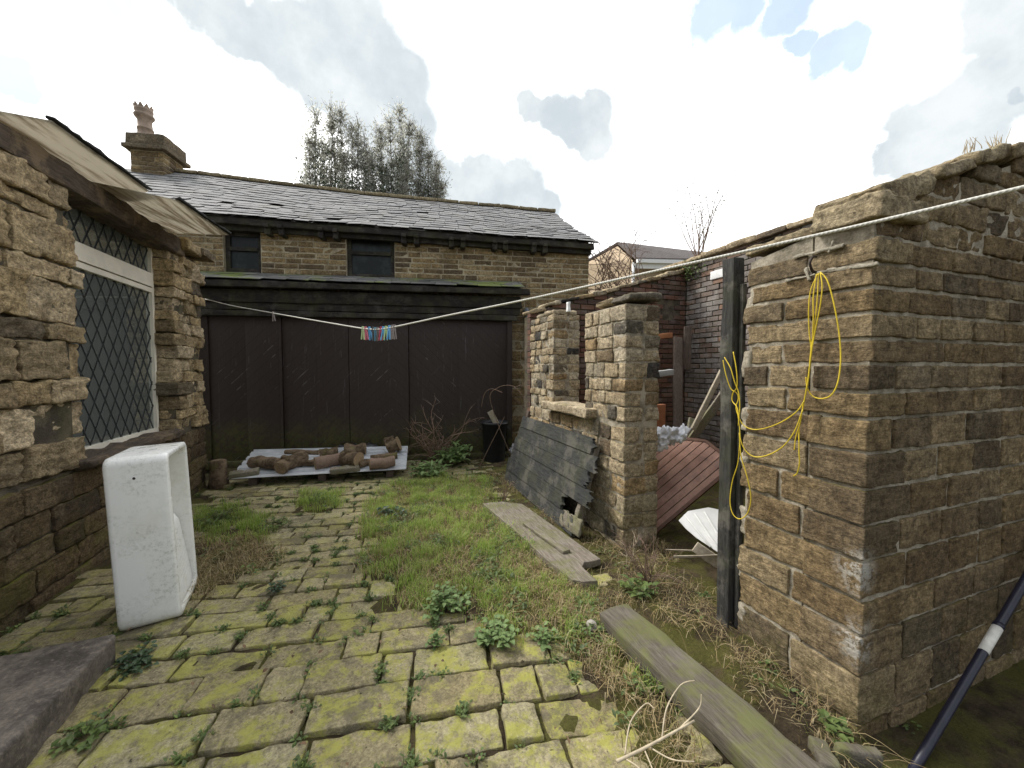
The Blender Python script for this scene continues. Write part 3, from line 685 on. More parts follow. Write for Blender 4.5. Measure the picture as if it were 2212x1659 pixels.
# hood over the doors: boards and slates
hR = bu(1145, 625, .2)[0]; zf = bu(800, 616, .22)[1]; zL = bu(640, 640, .1)[1]
mb = MB()
rock(mb, BP((uL + hR) / 2, zf - .03, .17), ((hR - uL) / 2, .05, .05), (BU, BN, Z), .008, .2, .008, 4, 0, .01)
rock(mb, BP((uL + hR) / 2 - .05, zf - .2, .07), ((hR - uL) / 2 - .08, .035, .1), (BU, BN, Z), .006, .2, .006, 4, 0, .01)
rock(mb, BP((uL + uD) / 2 + .1, zf - .36, .04), ((uD - uL) / 2 + .1, .035, .06), (BU, BN, Z), .006, .2, .006, 4, 0, .01)
rock(mb, BP((uL + uD) / 2 + .05, zf - .475, .055), ((uD - uL) / 2 + .1, .05, .045), (BU, BN, Z), .006, .2, .006, 4, 0, .01)
bbox_ = [BP(uL, zf - .03, .1), BP(hR - .1, zf - .03, .1), BP(hR - .1, zHb - .03, WO), BP(uL, zHb - .03, WO)]
prism(mb, bbox_, -Z * .03)
mb.build('door_header', M['barn_wood'], barn)
mb = MB()
for i in range(3):
    t0 = i / 3; u = uL
    while u < hR - .12:
        w = rnd.uniform(.25, .42); ue = min(u + w, hR - .1)
        def hp(uu, t): return BP(uu, zf + .035 + (zHb - zf + .0) * t + rnd.uniform(0, .012), .24 + (WO - .24) * t + rnd.uniform(-.02, .02) * (t == 0))
        a, b, c, d = hp(u + .005, t0 - .02), hp(ue - .005, t0 - .02), hp(ue - .005, min(1, t0 + .45)), hp(u + .005, min(1, t0 + .45))
        if rnd.random() < .25: a = a + (d - a) * rnd.uniform(.1, .3)
        prism(mb, [a + Z * .012, b + Z * .012, c, d], -Z * .009); u += w
mb.build('hood_slates', M['hood_slate'], barn)
# door leaves
edges = [uL, bu(455, 850)[0], bu(612, 850)[0], bu(755, 850)[0], bu(884, 850)[0], uD]
zd = zf - .5
for i in range(1, len(edges) - 1):
    mb = MB(); a, b = edges[i], edges[i + 1]; off = (0, .012, .0, .016, .0)[i]; z0 = .06
    nb = 2; bw = (b - a - .012) / nb
    for k in range(nb):
        rock(mb, BP(a + .006 + bw * (k + .5), (z0 + zd) / 2, off - .02), (bw / 2 + .0006, .02, (zd - z0) / 2), (BU, BN, Z), .0025, .35, .002, 2, 0, .0)
    o = mb.build('door_leaf', M['door_wood'], barn)
mb = MB(); uu = edges[2]
rock(mb, BP(uu - .02, 1.2, .012), (.018, .012, 1.12), (BU, BN, Z), .004, .2, .003, 5); 
rock(mb, BP(uD + .03, 1.3, .0), (.045, .05, 1.25), (BU, BN, Z), .006, .2, .006, 5)
rock(mb, BP((uL + edges[1]) / 2, 1.3, .0), ((edges[1] - uL) / 2, .03, 1.25), (BU, BN, Z), .006, .3, .004, 5)
rock(mb, BP(2, .02, .02), (3.3, .06, .07), (BU, BN, Z), .02, .2, .02, 5)
mb.build('door_frame', M['door_wood'], barn)
mb = MB(); u = bu(1141, 700, WO + .06)[0]; za, zb = bu(1141, 748, WO + .06)[1], bu(1141, 682, WO + .06)[1]
tube(mb, [BP(u, za, WO + .07), BP(u, zb, WO + .07)], .055, .055, 10); tube(mb, [BP(u + .02, zb, WO + .07), BP(u - .06, zb + .12, WO + .05)], .05, .06, 10)
mb.build('broken_downpipe', plain('blue grey lead pipe', (.2, .22, .24), .6, .4, .25), barn)
# ------------------------------------------------------------------ ground
def gz(x, y): return .02 * noise.noise(V3((x * .8, y * .8, 3))) + .01 * noise.noise(V3((x * 2.3, y * 2.3, 7)))
def sdrop(x, y):
    f = max(0, min(1, (1.25 - y) / .35)) * max(0, min(1, (x - 1.7) / .3)); return f * f * (3 - 2 * f) * (.13 + .17 * max(0, x - 2.0))
def inpoly(x, y, P):
    c = False; j = len(P) - 1
    for i in range(len(P)):
        if (P[i][1] > y) != (P[j][1] > y) and x < (P[j][0] - P[i][0]) * (y - P[i][1]) / (P[j][1] - P[i][1]) + P[i][0]: c = not c
        j = i
    return c
GR = [[(890, 1035), (1045, 1035), (1050, 1085), (1180, 1210), (1310, 1300), (1330, 1345), (1440, 1490), (1250, 1400), (1140, 1385), (1000, 1330), (900, 1310), (800, 1225), (800, 1170), (790, 1110), (830, 1065)],
      [(430, 1100), (520, 1095), (590, 1135), (550, 1170), (480, 1170), (430, 1160)], [(640, 1070), (740, 1062), (730, 1095), (645, 1100)]]
DR = [[(415, 1165), (560, 1165), (590, 1200), (560, 1240), (470, 1280), (415, 1310)], [(1050, 1020), (1130, 1040), (1250, 1170), (1420, 1190), (1540, 1330), (1560, 1380), (1380, 1300), (1170, 1100)],
      [(1560, 1370), (1640, 1400), (1920, 1640), (1900, 1740), (1760, 1700), (1600, 1480)], [(1150, 1340), (1310, 1310), (1340, 1400), (1560, 1659), (1500, 1750), (1350, 1560), (1250, 1440)], [(1040, 1090), (1180, 1210), (1310, 1300), (1340, 1380), (1250, 1370), (1150, 1290)]]
def gpoly(L): return [[tuple(G(x, y))[:2] for x, y in P] for P in L]
GRg, DRg = gpoly(GR), gpoly(DR)
def gmask(x, y, S, amp=.16):
    d = V3((noise.noise(V3((x * 2.6, y * 2.6, 1))), noise.noise(V3((x * 2.6, y * 2.6, 9))), 0)) * amp + V3((noise.noise(V3((x * 9, y * 9, 2))), noise.noise(V3((x * 9, y * 9, 12))), 0)) * .07
    return any(inpoly(x + d.x, y + d.y, P) for P in S)
ALLg = GRg + DRg
t = T('damp earth with moss', .95, .15)
b = t.mix(t.rng(t.noise(7, 6, .7), .35, .65), (.035, .026, .016), (.1, .075, .045)); b = t.mix(t.rng(t.noise(3.2, 6, .7), .42, .58, 0, .75), b, t.mix(t.noise(60, 4), (.055, .058, .016), (.16, .155, .035)))
b = t.mix(.6, b, t.ramp(t.noise(80, 5, .8), [(.3, .4), (.7, 1.5)]), 'MULTIPLY'); t.set('Base Color', b); t.bump(t.noise(70, 6, .8), 1., .02); M['earth'] = t.mat
t = T('lichen covered paving sett', .9, .2)
b = t.ramp(t.isl(), even([(.25, .21, .115), (.32, .275, .165), (.23, .195, .115), (.34, .3, .19), (.28, .25, .145), (.2, .165, .095)]))
fine = t.noise(75, 6, .75); b = t.mix(.85, b, t.ramp(fine, [(.3, .4), (.7, 1.55)]), 'MULTIPLY'); b = t.mix(.7, b, t.ramp(t.noise(22, 6, .75, t.vadd(t.pos(), (6, 0, 0))), [(.34, .45), (.5, 1.05), (.66, 1.5)]), 'MULTIPLY')
y_ = t.sep(t.pos(), 1)
l = t.m('MULTIPLY', t.rng(t.m('ADD', t.noise(7, 7, .78), t.m('MULTIPLY', t.m('SUBTRACT', t.isl(), .5), .06)), .45, .6), t.rng(y_, 4.6, 1.6, .4, 1.)); b = t.mix(t.m('MULTIPLY', l, .8), b, t.mix(t.noise(17, 4), (.25, .245, .045), (.48, .47, .11)))
b = t.mix(t.rng(t.noise(9, 5, .7, t.vadd(t.pos(), (9, 9, 9))), .58, .7, 0, .6), b, (.09, .08, .055))
b = t.mix(t.rng(t.vor(26, t.vadd(t.pos(), (2, 2, 2))), .2, .12, 0, .5), b, (.3, .285, .23)) if False else b
b = t.mix(t.rng(t.noise(3.3, 6, .75, t.vadd(t.pos(), (3, 3, 3))), .52, .62, 0, .65), b, (.12, .105, .075))
b = t.mix(t.rng(t.noise(34, 3, .6, t.vadd(t.pos(), (4, 1, 0))), .68, .72, 0, .8), b, (.03, .025, .016))
b = t.mix(t.rng(t.noise(28, 3, .6, t.vadd(t.pos(), (1, 6, 0))), .69, .74, 0, .5), b, (.36, .34, .27))
t.set('Base Color', b); t.bump(t.m('ADD', fine, t.noise(18, 5, .7)), .75, .016); M['sett'] = t.mat

mb = MB(); x0, x1, y0, y1, st = -2.25, 4.85, .3, 8.1, .04
nx, ny = int((x1 - x0) / st), int((y1 - y0) / st); vs = []
def inland(x, y): return x > 1.3 + .15 * (y > 4)
for i in range(nx + 1):
    for j in range(ny + 1):
        x, y = x0 + st * i, y0 + st * j
        mk = sum(gmask(x + dx, y + dy, ALLg) for dx, dy in ((0, 0), (.07, .03), (-.05, .06), (.02, -.07))) / 4
        z = gz(x, y) - .02 + .038 * mk + .02 * noise.noise(V3((x * 9, y * 9, 0)))
        if x > 1.3: z += .025 * min(1, (x - 1.3) * 4)
        z -= sdrop(x, y)
        vs.append((x, y, z))
mb.add(vs, [(i * (ny + 1) + j, (i + 1) * (ny + 1) + j, (i + 1) * (ny + 1) + j + 1, i * (ny + 1) + j + 1) for i in range(nx) for j in range(ny)], 0, True)
tag(mb.build('yard_earth', M['earth']), kind='structure')
mb = MB(); mb.add([(-300, -300, -.1), (300, -300, -.1), (300, 300, -.1), (-300, 300, -.1)], [(0, 1, 2, 3)])
tag(mb.build('ground', M['earth']), kind='structure')

mb = MB(); a9 = math.radians(9); RU = V3((math.cos(a9), -math.sin(a9), 0)); RN = V3((math.sin(a9), math.cos(a9), 0)); w = .45; joints = []
while w < 7.9:
    h = rnd.uniform(.2, .235) if w < 2.1 else (rnd.uniform(.17, .2) if w < 3. else rnd.uniform(.14, .175))
    u = -3. + rnd.uniform(0, .4)
    while u < 3.5:
        L = rnd.choice((.17, .2, .3, .36, .4, .44)) * rnd.uniform(.9, 1.12) if w < 3 else rnd.uniform(.2, .42)
        c = RU * (u + L / 2) + RN * (w + h / 2)
        lim = 1.28 if c.y < 2.3 else 1.75
        if -2.1 < c.x < lim and .25 < c.y < 7.5 and not (c.x < -1.5 and c.y < 2.5):
            tilt = V3((rnd.gauss(0, .022), rnd.gauss(0, .022), 1)).normalized(); uu = (RU - tilt * RU.dot(tilt)).normalized(); vv = tilt.cross(uu)
            gap = rnd.uniform(.007, .025); rot = rnd.gauss(0, .02); uu = (uu + vv * rot).normalized(); vv = tilt.cross(uu)
            rock(mb, V3((c.x, c.y, gz(c.x, c.y) - .05 + rnd.gauss(0, .006))), (L / 2 - gap / 2, h / 2 - gap * .5, .05), (uu, vv, tilt), .009, .026 if c.y < 2.6 else .045, .0055, 17, 0, .06)
            for q in range(2): joints.append((c + RU * (L / 2 * rnd.choice((-1, 1))) + RN * rnd.uniform(-h / 2, h / 2)) if q else (c + RN * (h / 2 * rnd.choice((-1, 1))) + RU * rnd.uniform(-L / 2, L / 2)))
        u += L
    w += h
tag(mb.build('cobbled_path', M['sett']), kind='structure')

# ------------------------------------------------------------------ grass, straw, litter
M['grass'] = foliage('green grass blade', [(.25, .38, .07), (.33, .47, .09), (.38, .48, .12), (.5, .5, .2), (.27, .42, .08)], .55)
M['straw'] = foliage('dry straw stem', [(.32, .24, .11), (.44, .35, .18), (.24, .16, .08), (.52, .44, .27), (.18, .12, .06), (.17, .18, .05)], .2, .8)
M['weed'] = foliage('small weed leaf', [(.07, .11, .03), (.12, .17, .045), (.09, .12, .05), (.17, .23, .06)], .25)
M['nettle'] = foliage('nettle leaf', [(.12, .19, .06), (.17, .25, .085), (.22, .31, .12), (.14, .21, .075)], .3)
M['dark_leaf'] = foliage('dark glossy leaf', [(.028, .05, .024), (.045, .075, .035), (.06, .095, .045)], .15, .35)
M['litter'] = foliage('dead leaf', [(.09, .055, .03), (.16, .1, .055), (.22, .15, .09), (.06, .04, .025)], .1, .9)
M['stem'] = plain('bare brown stem', (.19, .13, .095), .85, .2, .4, vs=30)
M['pale_stem'] = plain('bleached dry stem', (.45, .38, .27), .85, .2, .3, vs=30)
def blade(mb, p, h, w, lean, az, m=0):
    d = V3((math.cos(az), math.sin(az), 0)); s = V3((-d.y, d.x, 0)) * (w / 2)
    a = p + Z * (h * .55) + d * (lean * h * .3); b = p + Z * (h * (1 - lean * .35)) + d * (lean * h)
    mb.add([p - s, p + s, a + s * .8, a - s * .8, b], [(0, 1, 2, 3), (3, 2, 4)], m)
def scatter(S, dens, fn, tries=None):
    for P in S:
        xs = [q[0] for q in P]; ys = [q[1] for q in P]; bx = (min(xs) - .15, max(xs) + .15, min(ys) - .15, max(ys) + .15)
        for _ in range(int((bx[1] - bx[0]) * (bx[3] - bx[2]) * dens)):
            x, y = rnd.uniform(bx[0], bx[1]), rnd.uniform(bx[2], bx[3])
            if gmask(x + rnd.gauss(0, .05), y + rnd.gauss(0, .05), [P], .2): fn(x, y)
mb = MB()
def g1(x, y):
    n = noise.noise(V3((x * 5, y * 5, 4))) + .7 * noise.noise(V3((x * 14, y * 14, 8)))
    if n < rnd.uniform(-.5, .38): return
    h = max(.025, .06 + .05 * n + rnd.gauss(0, .012)) * (1 + .25 * (y > 3))
    blade(mb, V3((x, y, gz(x, y) + .008)), h, rnd.uniform(.003, .0055), rnd.uniform(.1, .8), rnd.uniform(0, 6.28))
scatter(GRg, 9000, g1)
tag(mb.build('grass', M['grass']), 'short green grass growing over the old setts', None, None, 'stuff')
mb = MB()
def s1(x, y):
    n = noise.noise(V3((x * 4, y * 4, 14)))
    if n < rnd.uniform(-.6, .1): return
    blade(mb, V3((x, y, gz(x, y) + .012 - sdrop(x, y))), rnd.uniform(.03, .1), rnd.uniform(.002, .0045), rnd.uniform(.3, 1.6), rnd.uniform(0, 6.28))
scatter(DRg, 5200, s1); scatter(GRg[:1], 3600, s1)
def s2(x, y):
    if x > XW - .05 and (y > Y0 or y < YP): return
    p = V3((x, y, gz(x, y) + .02 - sdrop(x, y))); a = rnd.gauss(-1.1, .8); L = rnd.uniform(.1, .34); d = V3((math.cos(a), math.sin(a), 0))
    tube(mb, spline([p, p + d * L * .4 + Z * rnd.uniform(.01, .1), p + d * L + Z * rnd.uniform(.0, .07)], 3), .0016, .0008, 4, 0, False)
scatter(DRg[1:3], 170, s2); scatter(DRg[3:4], 60, s2); scatter(DRg[:1], 160, s2)
tag(mb.build('dry_grass', M['straw']), 'pale dry grass and straw between planks and walls', None, None, 'stuff')
mb = MB()
for i in range(4800):
    p = rnd.choice(joints)
    if p.y > 5.5 and rnd.random() < .3: continue
    if noise.noise(V3((p.x * 2, p.y * 2, 5))) < rnd.uniform(-.5, .25): continue
    for k in range(rnd.randint(4, 9)):
        a = rnd.uniform(0, 6.28); q = V3((p.x + rnd.gauss(0, .018), p.y + rnd.gauss(0, .018), gz(p.x, p.y) - .015)); 
        leaf(mb, q + Z * rnd.uniform(.005, .025), (math.cos(a), math.sin(a), rnd.uniform(.1, 1)), Z, rnd.uniform(.012, .03), rnd.uniform(.008, .018))
    if rnd.random() < .6:
        for k in range(7): blade(mb, V3((p.x + rnd.gauss(0, .015), p.y + rnd.gauss(0, .015), gz(p.x, p.y) - .02)), rnd.uniform(.03, .06), .003, rnd.uniform(.2, 1), rnd.uniform(0, 6.28))
def sw_(x, y):
    if noise.noise(V3((x * 3, y * 3, 21))) < .12: return
    for k in range(6):
        a = rnd.uniform(0, 6.28); leaf(mb, V3((x + rnd.gauss(0, .02), y + rnd.gauss(0, .02), gz(x, y) + rnd.uniform(.02, .06))), (math.cos(a), math.sin(a), rnd.uniform(.0, .8)), Z, rnd.uniform(.018, .045), rnd.uniform(.012, .025))
BRg = gpoly([[(1900, 1650), (2000, 1600), (2212, 1530), (2300, 1659), (2212, 1720), (1930, 1720)]])
def sw2(x, y):
    for k in range(5):
        a = rnd.uniform(0, 6.28); leaf(mb, V3((x + rnd.gauss(0, .02), y + rnd.gauss(0, .02), gz(x, y) - sdrop(x, y) + rnd.uniform(.01, .03))), (math.cos(a), math.sin(a), rnd.uniform(.0, .8)), Z, rnd.uniform(.012, .03), rnd.uniform(.01, .018))
scatter(BRg, 420, sw2); scatter(GRg, 330, sw_); scatter(DRg, 130, sw_)
tag(mb.build('small_weeds', M['weed']), 'tiny weeds and moss sprouting from the paving joints', None, None, 'stuff')
mb = MB()
for k in range(520):
    x, y = rnd.uniform(-1.9, 2.3), rnd.uniform(.9, 7.0)
    if x > 1.95 and y > Y0 - .05: continue
    a = rnd.uniform(0, 6.28); leaf(mb, V3((x, y, gz(x, y) + .022)), (math.cos(a), math.sin(a), rnd.uniform(-.2, .5)), (rnd.uniform(-.5, .5), rnd.uniform(-.5, .5), 1), rnd.uniform(.012, .035), rnd.uniform(.008, .02))
tag(mb.build('leaf_litter', M['litter']), 'scattered dead leaves and crumbs on the paving', None, None, 'stuff')

# ------------------------------------------------------------------ individual weed clumps
def clump(name, x, y, R, H, mat, n, L, W, label, cat='weed', z=0., group=None, upr=.3):
    c = G(x, y, z); c.z = gz(c.x, c.y) + z
    o = thing(name, label, cat, tuple(c), group); ms, ml = MB(), MB()
    for k in range(n):
        a = rnd.uniform(0, 6.28); r = R * math.sqrt(rnd.random()); h = H * (1 - .55 * (r / R) ** 2) * rnd.uniform(.6, 1.1)
        b = c + V3((math.cos(a) * min(.004, r), math.sin(a) * min(.004, r), -.02)); tp = c + V3((math.cos(a) * r, math.sin(a) * r, h))
        tube(ms, [b, (b + tp) / 2 + Z * h * .1, tp], .002, .0012, 4, 0, False)
        nl = rnd.randint(4, 7)
        for q in range(nl):
            t_ = .35 + .65 * (q + 1) / nl; p = b.lerp(tp, t_); aa = a + q * 2.4 + rnd.gauss(0, .4)
            leaf(ml, p, (math.cos(aa), math.sin(aa), rnd.uniform(-.35, .5) + upr - .3), Z, L * rnd.uniform(.6, 1.15), W * rnd.uniform(.7, 1.15))
    ms.build('stem', M['stem'], o); ml.build('leaves', M[mat], o)
    return o
wk = 'weed clumps in the yard'
clump('nettle_clump', 965, 1318, .17, .13, 'nettle', 42, .042, .036, 'largest pale green nettle clump at the edge of the grass', 'nettles', 0, wk)
clump('nettle_clump', 1075, 1392, .13, .12, 'nettle', 34, .042, .036, 'bright green nettle clump next to the nearest mossy setts', 'nettles', 0, wk)
clump('nettle_clump', 1172, 1390, .1, .08, 'nettle', 14, .036, .03, 'sparse small nettle clump in straw right of the bright clump', 'nettles', 0, wk)
clump('nettle_clump', 940, 1395, .05, .08, 'nettle', 7, .034, .028, 'tiny nettle sprig between the two big nettle clumps', 'nettles', 0, wk)
clump('ivy_clump', 300, 1432, .13, .05, 'dark_leaf', 26, .035, .03, 'dark ground ivy clump between stone step and white sink', 'weed', 0, wk)
clump('ivy_clump', 185, 1590, .1, .06, 'weed', 16, .035, .03, 'green weed clump beside the stone step edge', 'weed', 0, wk)
clump('weed_clump', 845, 1115, .18, .12, 'dark_leaf', 24, .06, .035, 'dark weed clump in the middle of the paving near the grass', 'weed', 0, wk)
clump('weed_clump', 590, 1140, .14, .1, 'weed', 18, .05, .03, 'green weed clump at left edge of the bare paving', 'weed', 0, wk)
clump('weed_clump', 470, 1130, .2, .12, 'weed', 26, .05, .03, 'leafy weed patch in front of the far house pier', 'weed', 0, wk)
clump('weed_clump', 600, 1275, .07, .05, 'dark_leaf', 12, .035, .022, 'small dark weed tuft between two large setts beside the path', 'weed', 0, wk)
clump('weed_clump', 800, 1020, .16, .16, 'weed', 18, .06, .03, 'weed clump growing against the front of the log stack', 'weed', 0, wk)
clump('dock_plant', 985, 1003, .36, .36, 'nettle', 34, .18, .065, 'broad leaved dock plant in front of the black bin', 'dock', 0, wk, .6)
clump('dock_plant', 925, 1030, .3, .2, 'nettle', 28, .15, .055, 'low dock plant right of the log stack', 'dock', 0, wk, .5)
clump('dock_plant', 1380, 1290, .12, .2, 'weed', 12, .07, .035, 'young dock plant at the foot of the doorway pier', 'dock', 0, wk, .4)
clump('dock_plant', 1005, 975, .16, .42, 'dark_leaf', 14, .14, .05, 'tall dark dock plant beside the black bin', 'dock', 0, wk, .6)
clump('weed_clump', 1790, 1590, .09, .06, 'weed', 12, .05, .032, 'green weed tuft between the near plank and the wall corner', 'weed', 0, wk)
# bare brambles and dead stalks
def twigs(mb, p, d, L, r, depth, spread=.6, droop=.25):
    pts = [p]; dd = d.normalized(); n = 6
    for i in range(n):
        dd = (dd + V3((rnd.gauss(0, .14), rnd.gauss(0, .14), rnd.gauss(0, .1) - droop * i / n * .3))).normalized(); pts.append(pts[-1] + dd * (L / n))
    tube(mb, pts, r, r * .35, 4, 0, False)
    if depth:
        for k in range(rnd.randint(2, 4)):
            i = rnd.randint(1, n - 1); e = (dd + V3((rnd.gauss(0, spread), rnd.gauss(0, spread), rnd.gauss(.1, spread * .6)))).normalized(); twigs(mb, pts[i], e, L * rnd.uniform(.3, .55), r * .6, depth - 1, spread, droop)
def bramble(x, y, n, H, label, mat='stem', spread=.5, dirx=0., depth=2, r=.005, cat='bramble', z=0):
    c = G(x, y, z); o = MB()
    for k in range(n):
        q = c + V3((rnd.gauss(0, .008), rnd.gauss(0, .008), -.02)); twigs(o, q, V3((rnd.gauss(dirx, spread), rnd.gauss(-.1, spread * .6), 1)), H * rnd.uniform(.5, 1.1), r, depth)
    ob = o.build('bramble', M[mat], None, c); return tag(ob, label, cat)
bramble(945, 1000, 16, .9, 'bare brown bramble bush in front of the right barn door', depth=2, dirx=.15, r=.011)
bramble(870, 1010, 4, .6, 'thin bare bramble between the log stack and the dock plants', depth=1)
bramble(1085, 1095, 6, .4, 'reddish bare stalks growing at the far end of the rotten plank', depth=2, spread=.25, r=.004)
bramble(1400, 1270, 14, .5, 'dead dark stalks at the foot of the doorway pier', depth=2, spread=.35, r=.004)
bramble(1350, 1235, 5, .35, 'thin dead stems beside the broken plank end', 'pale_stem', depth=1, spread=.5, r=.003)
bramble(425, 1245, 12, .28, 'dry brown bracken against the wall behind the white sink', 'straw', depth=2, spread=.8, r=.003)
mb = MB(); c = G(1075, 960)
for pts in ([(1110, 1000), (1060, 870), (1075, 838), (1110, 835), (1140, 870)], [(1145, 890), (1112, 862), (1108, 842), (1130, 832), (1150, 850)], [(1035, 1010), (1060, 960), (1090, 900)], [(1040, 880), (1047, 850), (1062, 840), (1085, 848)]):
    tube(mb, spline([atd(a, b_, 6.0 - .1 * i) for i, (a, b_) in enumerate(pts)], 5), .006, .004, 5)
c = atd(1075, 960, 6.); tag(mb.build('bramble', M['stem'], None, c), 'long arching bramble stems looping over the black bin', 'bramble')
mb = MB()
z_ = .1
main = [(1332, 1645), (1400, 1612), (1500, 1557)]
tube(mb, spline([G(a, b_, z_ + .02 * i) for i, (a, b_) in enumerate(main)], 4), .007, .0045, 6)
for pts in ([(1352, 1640), (1380, 1659), (1400, 1690)], [(1400, 1612), (1450, 1640), (1500, 1645)], [(1350, 1630), (1362, 1560), (1395, 1520), (1412, 1530)], [(1430, 1595), (1440, 1530), (1470, 1480), (1500, 1470)], [(1390, 1615), (1405, 1650), (1420, 1690)], [(1470, 1572), (1510, 1530), (1515, 1500)]):
    tube(mb, spline([G(a, b_, z_ + .05 * i) for i, (a, b_) in enumerate(pts)], 5), .0035, .0018, 5)
tag(mb.build('dry_branch', M['pale_stem'], None, G(1400, 1612)), 'bleached dry branch lying on the nearest setts', 'branch')
# ------------------------------------------------------------------ white sink on end
def rrect(w, h, r, n=6):
    P = []
    for (cx, cy, a0) in ((w / 2 - r, h / 2 - r, 0), (-w / 2 + r, h / 2 - r, 90), (-w / 2 + r, -h / 2 + r, 180), (w / 2 - r, -h / 2 + r, 270)):
        for k in range(n + 1):
            a = math.radians(a0 + 90 * k / n); P.append((cx + r * math.cos(a), cy + r * math.sin(a)))
    return P
t = T('mildewed white glazed fireclay', .22, .5)
zz = t.sep(t.pos(), 2)
b = t.mix(t.m('MULTIPLY', t.rng(t.noise(45, 6, .8), .46, .66, 0, .6), t.rng(t.noise(3.2, 4, .6), .4, .6)), (.86, .86, .83), (.38, .39, .32))
b = t.mix(t.rng(t.noise(2.6, 5, .6, t.vadd(t.pos(), (3, 8, 1))), .5, .75, 0, .5), b, (.62, .6, .47)); b = t.mix(t.rng(zz, .1, .02, 0, .4), b, (.3, .29, .2))
t.set('Base Color', b); t.set('Roughness', t.rng(t.noise(9, 5), .3, .7, .2, .45)); t.bump(t.noise(40, 4), .06, .004); M['sink'] = t.mat
SB = G(252, 1376); SW, SD, SH = .48, .3, 1.06        # opening width (along the yard), depth, height
def sk(x, y, z):                                     # local: x out of the basin, y along yard, z up; leans to the house
    a = math.radians(-2.2); X = x * math.cos(a) + z * math.sin(a); Zz = -x * math.sin(a) + z * math.cos(a); b = math.radians(9)
    return V3((SB.x + X * math.cos(b) - y * math.sin(b), SB.y + X * math.sin(b) + y * math.cos(b), Zz + .005))
sink = thing('sink', 'old white fireclay sink with washboard standing on end against the stone house', 'sink', tuple(SB))
mb = MB(); rings = [(.05, 0), (.014, .003), (.003, .012), (0, .03), (0, SD - .03), (0, SD - .012), (.004, SD - .004), (.012, SD), (.026, SD), (.033, SD - .004), (.037, SD - .014), (.044, .12), (.052, .075), (.07, .058)]
vs = []; N_ = 28
for ins, x in rings:
    for (py, pz) in rrect(SW - 2 * ins, SH - 2 * ins, max(.02, .05 - ins * .4)): vs.append(sk(x, py + SW / 2, pz + SH / 2))
fs = []
for i in range(len(rings) - 1):
    for k in range(N_): fs.append((i * N_ + k, i * N_ + (k + 1) % N_, (i + 1) * N_ + (k + 1) % N_, (i + 1) * N_ + k))
fs += [tuple(range(N_ - 1, -1, -1)), tuple(range((len(rings) - 1) * N_, len(rings) * N_))]
mb.add(vs, fs, 0, True); mb.build('basin', M['sink'], sink)
mb = MB(); ny_, nz_ = 96, 14; vs = []
for i in range(nz_ + 1):
    t_ = i / nz_
    for j in range(ny_ + 1):
        s_ = j / ny_; y = .05 + (SW - .1) * s_; z = .045 + (.6 - .045) * t_
        x = SD - .02 - .06 * t_ + .009 * math.sin(s_ * math.pi * 2 * 12) * min(1, (1 - t_) * 6, t_ * 8)
        if i == nz_: x = .06; z = .585
        if i == nz_ - 1: x -= .015
        vs.append(sk(x, y, z))
mb.add(vs, [(i * (ny_ + 1) + j, i * (ny_ + 1) + j + 1, (i + 1) * (ny_ + 1) + j + 1, (i + 1) * (ny_ + 1) + j) for i in range(nz_) for j in range(ny_)], 0, True)
mb.build('washboard', M['sink'], sink)
mb = MB(); lathe(mb, sk(.14, -.0005, .93), [(.008, 0), (.007, .002)], 10, 0, (V3((1, 0, 0)), V3((0, 0, 1)), V3((0, -1, 0)))); mb.build('rust_chip', M['iron'], sink)

# stone step
s0, s1 = G(230, 1374, .15), G(0, 1585, .15)
t = T('worn dark step stone', .75, .35); b = t.mix(t.rng(t.noise(5, 6, .7), .35, .65), (.06, .05, .042), (.17, .145, .12)); b = t.mix(.8, b, t.ramp(t.noise(55, 6, .75), [(.3, .45), (.7, 1.6)]), 'MULTIPLY'); b = t.mix(t.rng(t.noise(40, 5, .7), .55, .7, 0, .6), b, (.24, .2, .16)); t.set('Base Color', b); t.bump(t.noise(45, 6, .75), .6, .01); M['step'] = t.mat
mb = MB(); rock(mb, ((XL + s0.x) / 2 + .02, s0.y - .75, .04), ((s0.x - XL) / 2 + .02, .75, .11), None, .018, .045, .01, 5, 0, .02)
tag(mb.build('stone_step', M['step'], None, (s0.x, s0.y, 0)), 'worn grey stone door step at the foot of the stone house', 'step')

# ------------------------------------------------------------------ timbers lying in the yard
mb = MB(); rock(mb, (1.435, 1.27, .06), (.115, .745, .05), (V3((.9985, .055, 0)), V3((-.055, .9985, 0)), Z), .012, .05, .008, 5, 0, .03)
tag(mb.build('plank', M['sleeper'], None, (1.44, 1.27, 0)), 'nearest long mossy plank lying beside the wall corner', 'plank')
mb = MB()
pts = [G(x, y, .075) for x, y in ((1042, 1087), (1085, 1083), (1128, 1088), (1200, 1138), (1262, 1182), (1298, 1207), (1280, 1212), (1262, 1214), (1258, 1224), (1275, 1240), (1292, 1254), (1262, 1256), (1236, 1252), (1180, 1208), (1120, 1152), (1072, 1112))]
prism(mb, pts, -Z * .055); o = mb.build('plank', M['grey_wood'], None, pts[8]); tag(o, 'wide rotten grey plank with a broken end lying in the grass', 'plank')
bv = o.modifiers.new('edge', 'BEVEL'); bv.width = .006; bv.segments = 2
mb = MB(); a, b = G(1136, 1130, .09), G(1224, 1192, .09); u = (b - a).normalized(); rock(mb, (a + b) / 2, ((b - a).length / 2, .035, .012), (u, Z.cross(u), Z), .004, .06, .004, 8)
tag(mb.build('batten', M['grey_wood'], None, (a + b) / 2), 'short thin batten resting on the wide rotten plank', 'batten')
